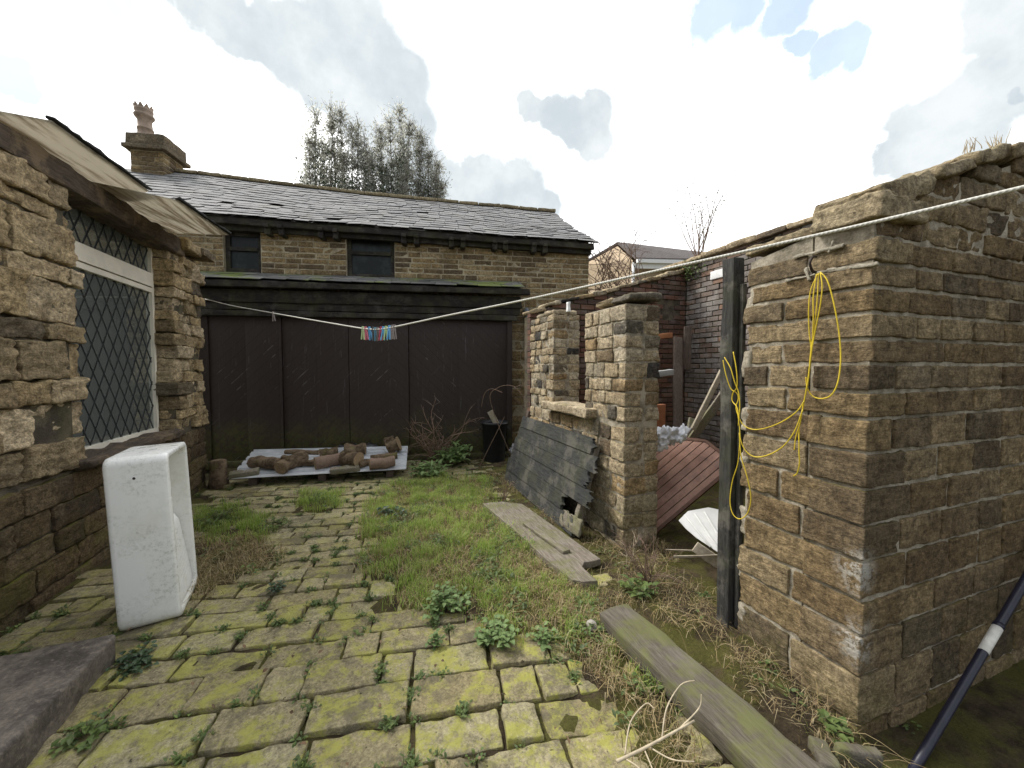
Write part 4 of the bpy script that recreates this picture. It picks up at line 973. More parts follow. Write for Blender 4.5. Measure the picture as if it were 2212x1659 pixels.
for (x, y, L, w, az, lab) in ((1782, 1640, .13, .07, .9, 'mossy stone at the near end of the nearest plank'), (1850, 1630, .17, .05, -.5, 'mossy wood offcut at the foot of the wall corner')):
    c = G(x, y, .04); mb = MB(); u = V3((math.cos(az), math.sin(az), 0)); rock(mb, c, (L / 2, w / 2, .035), (u, Z.cross(u), Z), .015, .02, .008, 10, 0, .15)
    tag(mb.build('offcut', M['sleeper'], None, c), lab, 'offcut')
mb = MB(); c = G(1278, 1352, .04); lathe(mb, c, [(.0, 0), (.032, .001), (.036, .005), (.034, .01), (.0, .012)], 16, 0, (V3((1, 0, 0)), V3((0, .8, .55)), V3((0, -.55, .8))))
tag(mb.build('flat_pebble', plain('pale grey pebble', (.36, .33, .29), .8, .3, .15), None, c), 'round pale pebble lying in the dry grass', 'pebble')

# black board panel leaning against the outbuilding
wb = wood('charred black board', (.022, .023, .024), (.06, .06, .058), (7, 1, 7), 8, .85, .12, .35, palec=(.2, .185, .15))
M['black_board'] = wb
q0, q1 = G(1113, 1040), G(1252, 1165); tL, tR = onX(1140, 908, XW - .03), onX(1309, 972, XW - .03)
pn = thing('board_panel', 'black rotten panel of wide boards leaning against the outbuilding under the window slot', 'panel', tuple((q0 + q1) / 2))
bx, byn, byf, tx, tz = 1.74, q1.y - .02, q0.y + .0, XW - .035, tL.z + .02
upv = V3((tx - bx, 0, tz)).normalized(); nv = V3((-upv.z, 0, upv.x)); HH = math.hypot(tx - bx, tz)
def PP(y, s, o=0): return V3((bx, y, .03)) + upv * s + nv * o
mb = MB(); nb = 6; bw_ = HH / nb
far = [byf + .05, byf + .05, byf + .02, byf, byf - .02, byf - .06]; near = [byn + .02, byn + .1, byn - .1, onX(1305, 985, XW).y + .02, onX(1309, 972, XW).y - .03, onX(1309, 972, XW).y + .08]
for i in range(nb):
    s0_, s1_ = i * bw_, (i + 1) * bw_ - .004; P = [PP(far[i] + rnd.uniform(-.01, .01), s0_), PP(far[i], s1_)]
    k = 9; edge = []
    for j in range(k + 1):
        edge.append(PP(near[i] + rnd.uniform(-.05, .05) * (1 if 0 < j < k else .5) + (.1 if i == 1 else 0), s1_ + (s0_ - s1_) * j / k))
    if i == 1: edge = [PP(near[i] + .22 + rnd.uniform(-.05, .05), s1_ + (s0_ - s1_) * j / k) for j in range(k + 1)]
    pts = [P[1]] + [PP(far[i] + (edge[0].y - far[i]) * q / 6, s1_) for q in range(1, 6)] + edge + [PP(far[i] + (edge[-1].y - far[i]) * q / 6, s0_) for q in range(5, 0, -1)] + [P[0]]
    prism(mb, pts, nv * (.02 + (.012 if i % 2 else 0)))
mb.build('boards', wb, pn)
mb = MB(); yb_ = byn + .05
rock(mb, PP(yb_ + .03, .42, -.035), (.035, .03, .45), (V3((0, 1, 0)), nv, upv), .008, .08, .008, 9, 0, .05); mb.build('batten', M['grey_wood'], pn)
mb = MB(); rock(mb, PP(byf - .1, HH / 2 + .02, -.035), (.045, .03, HH / 2 + .06), (V3((0, 1, 0)), nv, upv), .008, .1, .006, 9, 0, .03); mb.build('batten', M['brown_wood'], pn)
mb = MB(); rock(mb, PP(byn + .12, .1, .01), (.19, .012, .075), (V3((0, 1, 0)), nv, upv), .006, .02, .01, 22, 0, .12); mb.build('rotten_board', M['grey_wood'], pn)
a, b = onX(1122, 1045, XW - .1), onX(1138, 915, XW - .06)

# slatted table top, roof sheet, rags and timbers inside the doorway
def polyclip(P, n, d):
    out_ = []
    for i in range(len(P)):
        a, b = P[i], P[(i + 1) % len(P)]; fa, fb = a[0] * n[0] + a[1] * n[1] - d, b[0] * n[0] + b[1] * n[1] - d
        if fa <= 0: out_.append(a)
        if fa * fb < 0: s = fa / (fa - fb); out_.append((a[0] + (b[0] - a[0]) * s, a[1] + (b[1] - a[1]) * s))
    return out_
tc = atd(1421, 1144, 3.62); _q1, _q2 = atd(1551, 1034, 3.62), atd(1484, 948, 3.92); tn = (_q1 - tc).cross(_q2 - tc).normalized()
if tn.y > 0: tn = -tn
A_, B_ = onP(1421, 1144, tc, tn), onP(1551, 1034, tc, tn); eu = (B_ - A_).normalized(); ev = tn.cross(eu)
if ev.z < 0: ev = -ev
def loc2(x, y): p = onP(x, y, tc, tn) - A_; return (p.dot(eu), p.dot(ev))
pA = loc2(1421, 1144); p2 = loc2(1444, 944); p3 = loc2(1523, 952); p4 = loc2(1556, 977)
hgt = p2[1]
P8 = [(-.06, 0), (p4[0] + .02, 0), (p4[0] + .12, .12), (p4[0] + .1, p4[1] - .05), p4, p3, p2, (p2[0] - .3, hgt + .01), (-.2, .14)]
xs = [p[0] for p in P8]; mxv = max(p[1] for p in P8)
tt = thing('table_top', 'reddish brown slatted garden table top with cut corners dumped on edge in the doorway', 'table top', tuple(tc))
mb = MB(); ns = 9; sw = mxv / ns
inner = P8
for i in range(ns):
    P = polyclip(polyclip(inner, (0, 1), (i + 1) * sw - .005), (0, -1), -(i * sw + .003))
    if len(P) > 2: prism(mb, [A_ + eu * p[0] + ev * p[1] + tn * (rnd.uniform(-.001, .001)) for p in P], -tn * .016)
mb.build('slats', wood('weathered red brown hardwood slat', (.25, .14, .105), (.43, .26, .2), (1, 1, 1), 5, .6, 0, .4, palec=(.15, .11, .1)), tt)
mb = MB()
def rim(a, b):
    p, q = A_ + eu * a[0] + ev * a[1], A_ + eu * b[0] + ev * b[1]; u = (q - p).normalized(); box(mb, (p + q) / 2 - tn * .018, ((q - p).length / 2, .014, .024), (u, tn.cross(u), tn))
for i in range(len(P8)): rim(P8[i], P8[(i + 1) % len(P8)])
mb.build('rim', wood('dark hardwood rim', (.09, .05, .035), (.16, .085, .06), (3, 3, 3), 6, .6), tt)
mt = plain('chipped white sheet metal', (.62, .62, .6), .45, .5, .12, 0, 6)
c = atd(1520, 1140, 3.0); n_ = V3((-.35, -.55, .75)).normalized(); mb = MB()
P = [onP(x, y, c, n_) for x, y in ((1466, 1124), (1486, 1104), (1530, 1096), (1600, 1110), (1600, 1228), (1547, 1190), (1505, 1162), (1482, 1142))]
prism(mb, P, -n_ * .006)
for k in range(3):
    a, b = onP(1478 + 22 * k, 1112 - k * 3, c, n_), onP(1535 + 25 * k, 1182 + k * 16, c, n_); u = (b - a).normalized(); rock(mb, (a + b) / 2 + n_ * .002, ((b - a).length / 2, .008, .006), (u, n_.cross(u), n_), .004, .1, 0)
tag(mb.build('metal_sheet', mt, None, c), 'bent white metal sheet with rusty edge lying under the slatted table top', 'metal sheet')
mb = MB(); c = atd(1450, 942, 3.75); rock(mb, c, (.16, .07, .06), (V3((.9, -.3, .1)).normalized(), V3((.3, .9, 0)), Z), .05, .009, .045, 19, 0, .4); rock(mb, atd(1428, 950, 3.7), (.05, .05, .1), None, .04, .009, .03, 19, 0, .4)
tag(mb.build('rag', plain('white crumpled cloth', (.74, .75, .78), .9, .1, .1), None, c), 'crumpled white rag behind the slatted table top', 'rag')
def stick(name, a, b, da, db, w, th, mat, lab, cat):
    p, q = atd(*a, da), atd(*b, db); u = (q - p).normalized(); s = u.cross(V3((.3, .9, .1))).normalized(); mb = MB()
    rock(mb, (p + q) / 2, ((q - p).length / 2, w / 2, th / 2), (u, s, u.cross(s)), .006, .1, .004, 8, 0, .02); tag(mb.build(name, mat, None, (p + q) / 2), lab, cat)
stick('timber', (1464, 728), (1464, 1010), 5.6, 5.1, .12, .05, M['brown_wood'], 'tall brown timber standing against the brick end wall corner', 'timber')
stick('timber', (1486, 706), (1483, 800), 5.62, 5.6, .11, .03, M['brown_wood'], 'short dark board fixed upright on the grey brick wall', 'board')
stick('timber', (1497, 928), (1560, 800), 3.9, 3.9, .05, .03, M['pale_wood'], 'pale split batten propped diagonally behind the door post', 'batten')
stick('timber', (1490, 955), (1568, 845), 4.0, 4.0, .09, .03, M['grey_wood'], 'mossy grey board propped diagonally behind the pale batten', 'board')
stick('timber', (1500, 905), (1492, 960), 4.4, 4.3, .13, .03, M['grey_wood'], 'short grey board end standing behind the table top', 'board')
stick('timber', (1436, 1187), (1500, 1190), 2.95, 2.95, .012, .01, M['pale_wood'], 'thin pale strip lying across the doorway', 'strip')
stick('timber', (1455, 1203), (1560, 1200), 2.75, 2.75, .02, .012, M['pale_wood'], 'broken yellowish lath on the doorway floor', 'lath')
stick('timber', (1500, 1180), (1560, 1222), 2.8, 2.75, .08, .02, M['pale_wood'], 'splintered pale board piece behind the door post foot', 'board')
mb = MB(); c = atd(1432, 726, 4.6); rock(mb, c, (.1, .05, .03), (V3((.95, -.2, .12)).normalized(), V3((.2, .95, 0)), Z), .006, .05, .004); tag(mb.build('brick', plain('bright orange brick', (.3, .13, .06), .85, .2, .2), None, c), 'bright orange brick sticking out of the inner wall', 'brick')
mb = MB(); c = atd(1434, 806, 4.5); rock(mb, c, (.1, .05, .035), (V3((.95, -.2, .12)).normalized(), V3((.2, .95, 0)), Z), .006, .05, .004); tag(mb.build('brick', plain('pale grey brick', (.3, .3, .29), .85, .2, .2), None, c), 'grey brick sticking out below the orange brick', 'brick')
mb = MB(); c = atd(1424, 905, 4.2); rock(mb, c, (.06, .03, .16), None, .01, .05, .004); tag(mb.build('orange_board', plain('orange plastic board', (.28, .11, .05), .6, .3, .2), None, c), 'orange board standing behind the doorway pier', 'board')
mb = MB(); c = onX(1551, 592, XB - .01); rock(mb, c, (.012, .13, .06), None, .005, .05, .003); tag(mb.build('white_block', M['white_paint'], None, c), 'white painted block at the top of the grey brick wall', 'block')
mb = MB(); c = onX(1228, 663, XW + .2); rock(mb, c, (.02, .025, .06), None, .008, .02, .005); tag(mb.build('white_shard', M['white_paint'], None, c), 'small white shard standing on the far pier top', 'shard')

# ------------------------------------------------------------------ stack of logs on a metal sheet by the doors
f0, f1 = G(492, 1038, .11), G(877, 1016, .11); g0, g1 = [BP(*bu(x, y, .28), .28) for x, y in ((548, 974), (881, 966))]
pl = thing('metal_sheeting', 'pale grey ribbed metal sheeting propped low in front of the barn doors carrying logs', 'metal sheet', tuple(f0))
mb = MB(); nt_, ns_ = 72, 6; vs = []
def SH_(s, t_): return (f0.lerp(f1, s)).lerp(g0.lerp(g1, s), t_)
for i in range(nt_ + 1):
    for j in range(ns_ + 1):
        ph = (i / nt_ * 6) % 1; hgt_ = .022 if ph < .55 else (-.012 if ph > .62 else .005)
        vs.append(SH_(j / ns_, i / nt_) + Z * hgt_)
n = len(vs); vs += [v - Z * .006 for v in vs]; W = ns_ + 1
fs = [f for i in range(nt_) for j in range(ns_) for f in ((i * W + j, i * W + j + 1, (i + 1) * W + j + 1, (i + 1) * W + j), (n + i * W + j, n + (i + 1) * W + j, n + (i + 1) * W + j + 1, n + i * W + j + 1))]
fs += [(j, n + j, n + j + 1, j + 1) for j in range(ns_)] + [(i * W, (i + 1) * W, n + (i + 1) * W, n + i * W) for i in range(nt_)] + [(i * W + ns_, n + i * W + ns_, n + (i + 1) * W + ns_, (i + 1) * W + ns_) for i in range(nt_)]
mb.add(vs, fs); mb.build('ribbed_sheet', plain('pale blue grey metal', (.55, .57, .59), .4, .5, .2, .2, 5), pl)
for s in (.12, .5, .9):
    mb = MB(); p, q = SH_(s, .06), SH_(s, .9); u = (q - p).normalized(); box(mb, (p + q) / 2 - Z * .07, ((q - p).length / 2, .05, .05), (u, Z.cross(u).normalized(), u.cross(Z.cross(u).normalized()))); mb.build('bearer', M['brown_wood'], pl)
t = T('split log bark', .9, .2); b = t.ramp(t.isl(), even([(.15, .11, .07), (.22, .16, .1), (.1, .075, .05)])); b = t.mix(t.rng(t.noise(9, 6, .7), .4, .62), b, (.08, .055, .035)); b = t.mix(t.rng(t.noise(4, 5), .55, .65, 0, .7), b, (.14, .13, .045)); t.set('Base Color', b); t.bump(t.noise(28, 6, .75), 1., .02); M['bark'] = t.mat
M['bark_pink'] = wood('peeled pinkish log', (.17, .115, .085), (.25, .175, .13), (3, 3, 3), 10, .85)
M['log_end'] = wood('sawn log end', (.24, .16, .09), (.36, .27, .17), (1, 1, 1), 30, .9)
sn = (f1 - f0).cross(g0 - f0).normalized()
if sn.z < 0: sn = -sn
def log(a, b, r, mat, lab, cat='log', up_=None, knob=False):
    p, q = onP(*a, f0 + sn * (r + .02), sn), onP(*b, f0 + sn * (r + .02 + (up_ or 0)), sn); mb = MB(); n = 10; u = (q - p).normalized(); s = u.cross(Z).normalized(); w_ = s.cross(u); vs = []; K = 14; off = rnd.uniform(0, 90)
    for i in range(n + 1):
        for k in range(K):
            an = 2 * math.pi * k / K; rr = r * (1 + .22 * noise.noise(V3((i * .45 + off, math.cos(an) * .8, math.sin(an) * .8))) + .05 * rnd.uniform(-1, 1)); vs.append(p.lerp(q, i / n) + s * rr * math.cos(an) + w_ * rr * math.sin(an) + Z * .02 * noise.noise(V3((off, i * .3, 0))))
    mb.add(vs, [(i * K + k, i * K + (k + 1) % K, (i + 1) * K + (k + 1) % K, (i + 1) * K + k) for i in range(n) for k in range(K)], 0, True)
    mb.add(vs[:K], [tuple(range(K))], 1); mb.add(vs[-K:], [tuple(range(K))], 1)
    if knob: rock(mb, p.lerp(q, .35) + w_ * r * .9, (r * .7, r * .5, r * .5), (u, s, w_), r * .4, .03, .02, 10)
    tag(mb.build('log', [mat, M['log_end']], None, (p + q) / 2), lab, cat, 'logs on the metal sheeting')
log((543, 997), (604, 1003), .085, M['bark'], 'brown log at the left front of the log stack')
log((604, 1011), (655, 985), .09, M['bark'], 'mossy forked log second from the left with its dark end showing', knob=True)
log((680, 1001), (736, 990), .085, M['bark_pink'], 'pinkish barkless log in the middle of the stack')
log((742, 988), (776, 994), .115, M['bark'], 'thickest short knotty log right of the pinkish middle log', knob=True)
log((798, 1004), (852, 996), .08, M['bark_pink'], 'pinkish log at the right front of the log stack')
log((690, 980), (730, 975), .07, M['bark'], 'log behind the pinkish middle log')
log((745, 972), (790, 970), .09, M['bark'], 'log standing behind the thickest knotty log')
log((838, 966), (862, 958), .11, M['bark'], 'gnarled root lump at the right back of the stack', 'root', .06, True)
log((616, 976), (690, 977), .035, M['bark'], 'long thin branch at the back of the stack', 'branch')
log((800, 990), (858, 984), .05, M['bark'], 'thin log behind the right pinkish log')
log((640, 1000), (680, 1000), .05, M['bark'], 'thin log between the forked log and the pinkish log')
log((776, 1004), (800, 998), .05, M['bark'], 'stubby thin log left of the right pinkish log')
for (a, b, lab) in (((494, 1027), (560, 1018), 'split grey timber at the left front edge of the metal sheeting'), ((714, 1017), (778, 1010), 'split mossy timber at the middle front edge of the metal sheeting')):
    p, q = onP(*a, f0 + sn * .05, sn), onP(*b, f0 + sn * .05, sn); u = (q - p).normalized(); s = sn.cross(u); mb = MB(); rock(mb, (p + q) / 2, ((q - p).length / 2, .06, .035), (u, s, sn), .012, .05, .012, 9, 0, .1); tag(mb.build('timber', M['grey_wood'], None, (p + q) / 2), lab, 'timber')
c = G(473, 1049); mb = MB(); vs = []; K = 16
lathe(mb, c, [(.12, -.02), (.115, .05), (.1, .15), (.098, .27), (.094, .345), (.08, .352)], 16); tag(mb.build('log', M['bark'], None, c), 'upright sawn log standing on the ground left of the metal sheeting', 'log')
pbk = BP(bu(778, 960, .17)[0], 0, .17); pbk.z = bu(778, 966, .17)[1]
mb = MB(); rock(mb, pbk, (.3, .07, .05), (BU, BN, Z), .045, .03, .03, 6, 0, .3); tag(mb.build('plastic_bag', plain('black plastic bag', (.02, .02, .024), .3, .5, .2), None, pbk), 'black plastic bag lying behind the logs against the barn door', 'bag')
# black bin
c = G(1068, 995); bd = (c - EYE).length; br = .215; bz = .68
bn = thing('rubbish_bin', 'black plastic rubbish bin with a scrap of wood in it beside the barn door', 'bin', tuple(c)); pb_ = plain('black bin plastic', (.018, .018, .02), .45, .4, .3)
mb = MB(); lathe(mb, c, [(br * .8, 0), (br * .82, .01), (br * .98, bz * .93), (br * 1.08, bz * .94), (br * 1.1, bz * .97), (br * 1.08, bz), (br * .98, bz), (br * .95, bz * .9), (br * .75, .08)], 28); mb.build('body', pb_, bn)
for sg in (-1, 1):
    mb = MB(); s = V3((CT, -ST, 0)) * sg; h0 = c + s * br * 1.02 + Z * bz * .8; f_ = V3((ST, CT, 0))
    tube(mb, spline([h0 - f_ * .07 + Z * .05, h0 - f_ * .06 + s * .04, h0 + f_ * .06 + s * .04, h0 + f_ * .07 + Z * .05], 4), .01, .01, 6); mb.build('handle', pb_, bn)
stick('wood_scrap', (1058, 888), (1080, 930), 6.7, 6.7, .1, .03, M['pale_wood'], 'pale wood scrap sticking out of the black bin', 'wood scrap')
mb = MB(); c = G(1112, 985); rock(mb, c + Z * .12, (.1, .08, .08), None, .05, .02, .04, 11, 0, .3); tag(mb.build('crumpled_paper', plain('crumpled white wrapper', (.6, .6, .62), .7, .3, .2), None, c), 'crumpled white wrapper on the ground right of the black bin', 'litter')
# ------------------------------------------------------------------ washing line and pegs
LA = onX(443, 646, XL + .03); LB = atd(815, 712, 2.6); ld = (LB - LA); ld.z = 0; ld.normalize(); lnv = V3((-ld.y, ld.x, 0))
lp = [(443, 646), (500, 660), (560, 671), (650, 687), (720, 699), (780, 709), (815, 711.5), (853, 706), (960, 683), (1143, 646), (1400, 589), (1600, 545), (1800, 500), (2000, 454), (2212, 404), (2330, 376)]
L3 = [onP(x, y, LB, lnv) for x, y in lp]
mb = MB(); tube(mb, spline(L3, 4), .0048, .0048, 8); t = T('white twisted line cord', .8, .2); wv = t.nt.nodes.new('ShaderNodeTexWave'); wv.inputs['Scale'].default_value = 60; t.put(wv.inputs['Vector'], t.pos()); t.set('Base Color', t.mix(wv.outputs['Fac'], (.52, .5, .44), (.74, .72, .66))); t.bump(wv.outputs['Fac'], .5, .003)
tag(mb.build('washing_line', t.mat, None, LB), 'white washing line sagging across the yard from the house pier', 'washing line')
pc = {'green': (.52, .66, .36), 'pink': (.62, .16, .22), 'blue': (.12, .38, .68), 'dark grey': (.09, .1, .11), 'steel blue': (.09, .24, .34), 'grey brown': (.2, .17, .16), 'red': (.5, .06, .1), 'lime': (.55, .68, .3), 'taupe': (.27, .23, .22)}
pm = {}
def pegmesh(col):
    if col in pm: return pm[col]
    mb = MB(); L = .088
    for sg in (-1, 1):
        for (z0, z1, w0, w1, o0, o1) in ((.014, -.02, .007, .0085, .004, .005), (-.02, -L + .01, .0085, .0075, .005, .011)):
            vs = []
            for z, w, o in ((z0, w0, o0), (z1, w1, o1)):
                for a, b in ((-.0042, -w / 2), (.0042, -w / 2), (.0042, w / 2), (-.0042, w / 2)): vs.append((b + sg * o, a, z))
            mb.add(vs, [(0, 1, 2, 3), (7, 6, 5, 4), (0, 4, 5, 1), (1, 5, 6, 2), (2, 6, 7, 3), (3, 7, 4, 0)])
    tube(mb, [(-.007, 0, -.018), (.007, 0, -.018)], .0055, .0055, 8)
    o = mb.build('clothes_peg', plain(col + ' peg plastic', pc[col], .45, .4, .08), None, (0, 0, 0)); bv = o.modifiers.new('soft', 'BEVEL'); bv.width = .0015; bv.segments = 2; pm[col] = o; o['used'] = 0; return o
def line_at(x):
    for (a, b), p, q in zip(zip(lp, lp[1:]), L3, L3[1:]):
        if a[0] <= x <= b[0]:
            r = ray(x, 700); lo, hi = 0., 1.
            for _ in range(30):
                m_ = (lo + hi) / 2
                if px(p.lerp(q, m_))[0] < x: lo = m_
                else: hi = m_
            return p.lerp(q, lo)
seq = [('green', 784, 'pale green peg at the left end of the peg row'), ('pink', 790, 'pink clothes peg beside the left end green peg'), ('blue', 798, 'bright blue peg between the pink peg and dark grey peg'), ('dark grey', 806, 'dark grey clothes peg near the middle of the row'), ('steel blue', 811, 'dull steel blue clothes peg in the middle of the row'), ('grey brown', 816, 'grey brown clothes peg just left of the red peg'), ('red', 823, 'crimson red clothes peg right of the middle of the row'), ('blue', 828, 'bright blue peg between the red peg and the lime peg'), ('lime', 834, 'lime green clothes peg in the right half of the row'), ('blue', 841, 'bright blue peg right of the lime peg'), ('taupe', 847, 'taupe clothes peg second from the right end'), ('taupe', 852, 'taupe clothes peg at the right end of the row'), ('taupe', 590, 'lone taupe clothes peg hanging on the line near the house')]
for col, x, lab in seq:
    base_ = pegmesh(col); o = base_
    if base_['used']: o = base_.copy(); COL.objects.link(o)
    base_['used'] = 1; o.location = line_at(x); o.rotation_euler = (rnd.uniform(-.12, .12), rnd.uniform(-.1, .1), math.atan2(ld.y, ld.x) + rnd.uniform(.25, .9)); tag(o, lab, 'clothes peg', 'clothes pegs on the washing line')
    if 'used' in o and o is not base_: del o['used']
for o in pm.values(): del o['used']
# ------------------------------------------------------------------ yellow cord on the hook
yc = plain('yellow plastic cord', (.62, .46, .03), .45, .4, .15)
mb = MB(); XC = XW - .03
def cord(pts, off=0., r=.003):
    tube(mb, spline([onX(x, y, XC - off - .008 * math.sin(i * 1.3)) for i, (x, y) in enumerate(pts)], 6), r, r, 6)
HKp = (1768, 590)
cord([HKp, (1752, 625), (1747, 665), (1748, 715), (1752, 755), (1749, 800), (1742, 840), (1737, 868)]); cord([(1764, 592), (1757, 640), (1757, 690), (1755, 740), (1750, 790), (1744, 835), (1735, 875), (1728, 915), (1719, 945), (1716, 972)], .012)
cord([(1772, 590), (1776, 620), (1771, 665), (1760, 720), (1752, 765), (1746, 815), (1741, 845), (1733, 890)], .02)
cord([(1768, 590), (1766, 640), (1760, 700), (1752, 755), (1748, 800)], .005)
cord([(1772, 588), (1787, 606), (1800, 650), (1812, 715), (1816, 775), (1810, 825), (1796, 853), (1776, 861), (1756, 856), (1744, 838), (1741, 815)], .006)
cord([(1737, 866), (1722, 888), (1693, 909), (1660, 923), (1630, 928), (1608, 920), (1597, 903), (1590, 880), (1595, 862), (1592, 850), (1578, 838), (1567, 805), (1562, 778)], .03)
cord([(1734, 885), (1718, 928), (1694, 962), (1662, 982), (1632, 987), (1612, 975), (1600, 950), (1597, 915), (1592, 885)], .034)
cord([(1726, 925), (1726, 975), (1727, 1000), (1722, 1022), (1714, 1028)], .004); cord([(1597, 935), (1601, 985), (1614, 1030), (1622, 1075), (1615, 1108), (1598, 1121), (1583, 1110), (1577, 1082), (1582, 1040), (1594, 1000), (1598, 955)], .03)
cord([(1565, 772), (1578, 795), (1587, 825), (1596, 850), (1598, 880), (1595, 920)], .04); cord([(1584, 760), (1591, 800), (1592, 835), (1583, 850), (1582, 866), (1592, 880), (1597, 905)], .036)
tag(mb.build('yellow_cord', yc, None, onX(1768, 590, XC)), 'tangled yellow cord hanging from the hook and draped over to the door post', 'cord')
# ------------------------------------------------------------------ leaning dark pole with white band
b0_ = onY(1968, 1672, YC - .3); b0_ = G(1965, 1677, -.12); b1_ = onY(2330, 1058, YC - .04)
po = thing('leaning_pole', 'dark blue pole with one white band leaning on the gable wall', 'pole', tuple(b0_))
dk = plain('dark navy pole paint', (.014, .014, .028), .4, .5, .3, 0, 20); wh = plain('chipped white tape band', (.66, .64, .58), .6, .3, .15, 0, 30)
def on_pole(y):
    lo, hi = 0., 1.
    for _ in range(40):
        m_ = (lo + hi) / 2
        if px(b0_.lerp(b1_, m_))[1] > y: lo = m_
        else: hi = m_
    return lo
ta, tb = on_pole(1408), on_pole(1356); PRr = .019
mb = MB(); tube(mb, [b0_.lerp(b1_, k / 14) for k in range(15)], PRr * .92, PRr * 1.05, 18); mb.build('shaft', dk, po)
mb = MB(); tube(mb, [b0_.lerp(b1_, ta), b0_.lerp(b1_, (ta + tb) / 2), b0_.lerp(b1_, tb)], PRr * 1.05, PRr * 1.06, 18); mb.build('band', wh, po)
mb = MB(); tube(mb, [b0_.lerp(b1_, tb), b0_.lerp(b1_, tb + .012)], PRr * 1.12, PRr * 1.12, 18); mb.build('collar', dk, po)
# ------------------------------------------------------------------ trees, shrubs and the house beyond
M['tree_pale'] = foliage('pale silvery twig leaf', [(.44, .44, .38), (.55, .55, .5), (.32, .33, .26), (.62, .62, .58)], .75)
M['ivy'] = foliage('dark ivy leaf', [(.03, .05, .03), (.05, .075, .04), (.08, .11, .06)], .2, .3)
M['tree_bark'] = plain('grey brown tree bark', (.24, .22, .19), .9, .2, .3)
def quad(mb, p, s, m=0):
    a = V3((rnd.gauss(0, 1), rnd.gauss(0, 1), rnd.gauss(0, 1))).normalized(); b = a.orthogonal().normalized(); mb.add([p - a * s, p + b * s * .55, p + a * s, p - b * s * .55], [(0, 1, 2, 3)], m)
def big_tree(cx, d, plumes, ivy, label):
    base_ = atd(cx, 800, d); base_.z = 0; o = thing('tree', label, 'tree', tuple(base_)); mt_, mc, mi = MB(), MB(), MB()
    for (x, yt, hw) in plumes:                # each plume: one upright limb clothed in fine twigs and small leaves
        dd = d + rnd.uniform(-.7, .7); top = atd(x, yt, dd); px_ = dd / F; foot = base_ + V3((rnd.gauss(0, .15), rnd.gauss(0, .15), .1)); mid = V3((top.x * .8 + foot.x * .2, top.y * .8 + foot.y * .2, 5.))
        limb = spline([foot, foot.lerp(mid, .5) + V3((rnd.gauss(0, .15), 0, 0)), mid, mid.lerp(top, .5) + V3((rnd.gauss(0, .1), rnd.gauss(0, .1), 0)), top], 8); tube(mt_, limb, .1, .006, 6, 0, False); n = len(limb)
        W = hw * px_
        for k in range(110):
            f = rnd.uniform(.35, 1.0); i = min(n - 1, int(f * (n - 1))); p = limb[i]; sp = W * (1.25 - 1.1 * max(0, (f - .5) / .5) ** 1.3) * rnd.uniform(.4, 1.1); a_ = rnd.uniform(0, 6.28)
            e = p + V3((math.cos(a_) * sp, math.sin(a_) * sp, sp * rnd.uniform(.5, 1.3))); m_ = p.lerp(e, .5) + V3((0, 0, -.08 * sp)); tube(mt_, [p, m_, e], .014, .004, 4, 0, False)
            for q in range(rnd.randint(5, 8)):
                r_ = p.lerp(e, rnd.uniform(.35, 1.)); e2 = r_ + V3((rnd.gauss(0, .2), rnd.gauss(0, .2), rnd.gauss(.12, .2))); tube(mt_, [r_, e2], .006, .003, 3, 0, False)
                dens = int(9.5 - 6.5 * f)
                for _ in range(max(1, dens)): quad(mc, r_.lerp(e2, rnd.random()) + V3((rnd.gauss(0, .09), rnd.gauss(0, .09), rnd.gauss(0, .09))), rnd.uniform(.035, .07))
    for (x, y, rx, ry) in ivy:
        c = atd(x, y, d); s = d / F
        for k in range(int(rx * ry / 26)):
            q = c + V3((rnd.gauss(0, rx * .4 * s), rnd.gauss(0, .5), rnd.gauss(0, ry * .4 * s)))
            for _ in range(7): quad(mi, q + V3((rnd.gauss(0, .1), rnd.gauss(0, .1), rnd.gauss(0, .1))), rnd.uniform(.04, .075))
    mt_.build('trunk', M['tree_bark'], o); mc.build('crown', M['tree_pale'], o); mi.build('ivy', M['ivy'], o)
big_tree(725, 15., [(683, 235, 26), (712, 222, 24), (735, 232, 22), (668, 300, 20), (760, 268, 22), (785, 285, 20), (662, 375, 18), (745, 330, 26), (700, 310, 24), (775, 262, 24), (720, 260, 34), (790, 330, 26)], [(705, 395, 26, 40), (672, 408, 22, 30), (760, 410, 30, 22), (708, 325, 12, 16), (690, 430, 60, 20)], 'left tree of fine pale twigs behind the barn ridge')
big_tree(875, 15.6, [(862, 228, 24), (842, 252, 22), (885, 262, 24), (820, 300, 24), (905, 285, 22), (925, 330, 22), (945, 350, 18), (870, 330, 30), (800, 340, 24), (955, 400, 18), (870, 270, 34), (910, 300, 30), (820, 275, 24), (940, 375, 26)], [(850, 385, 50, 45), (820, 410, 50, 25), (905, 420, 40, 24), (870, 350, 24, 30), (940, 425, 22, 16), (850, 435, 90, 20)], 'right tree with dense dark ivy behind the barn ridge')
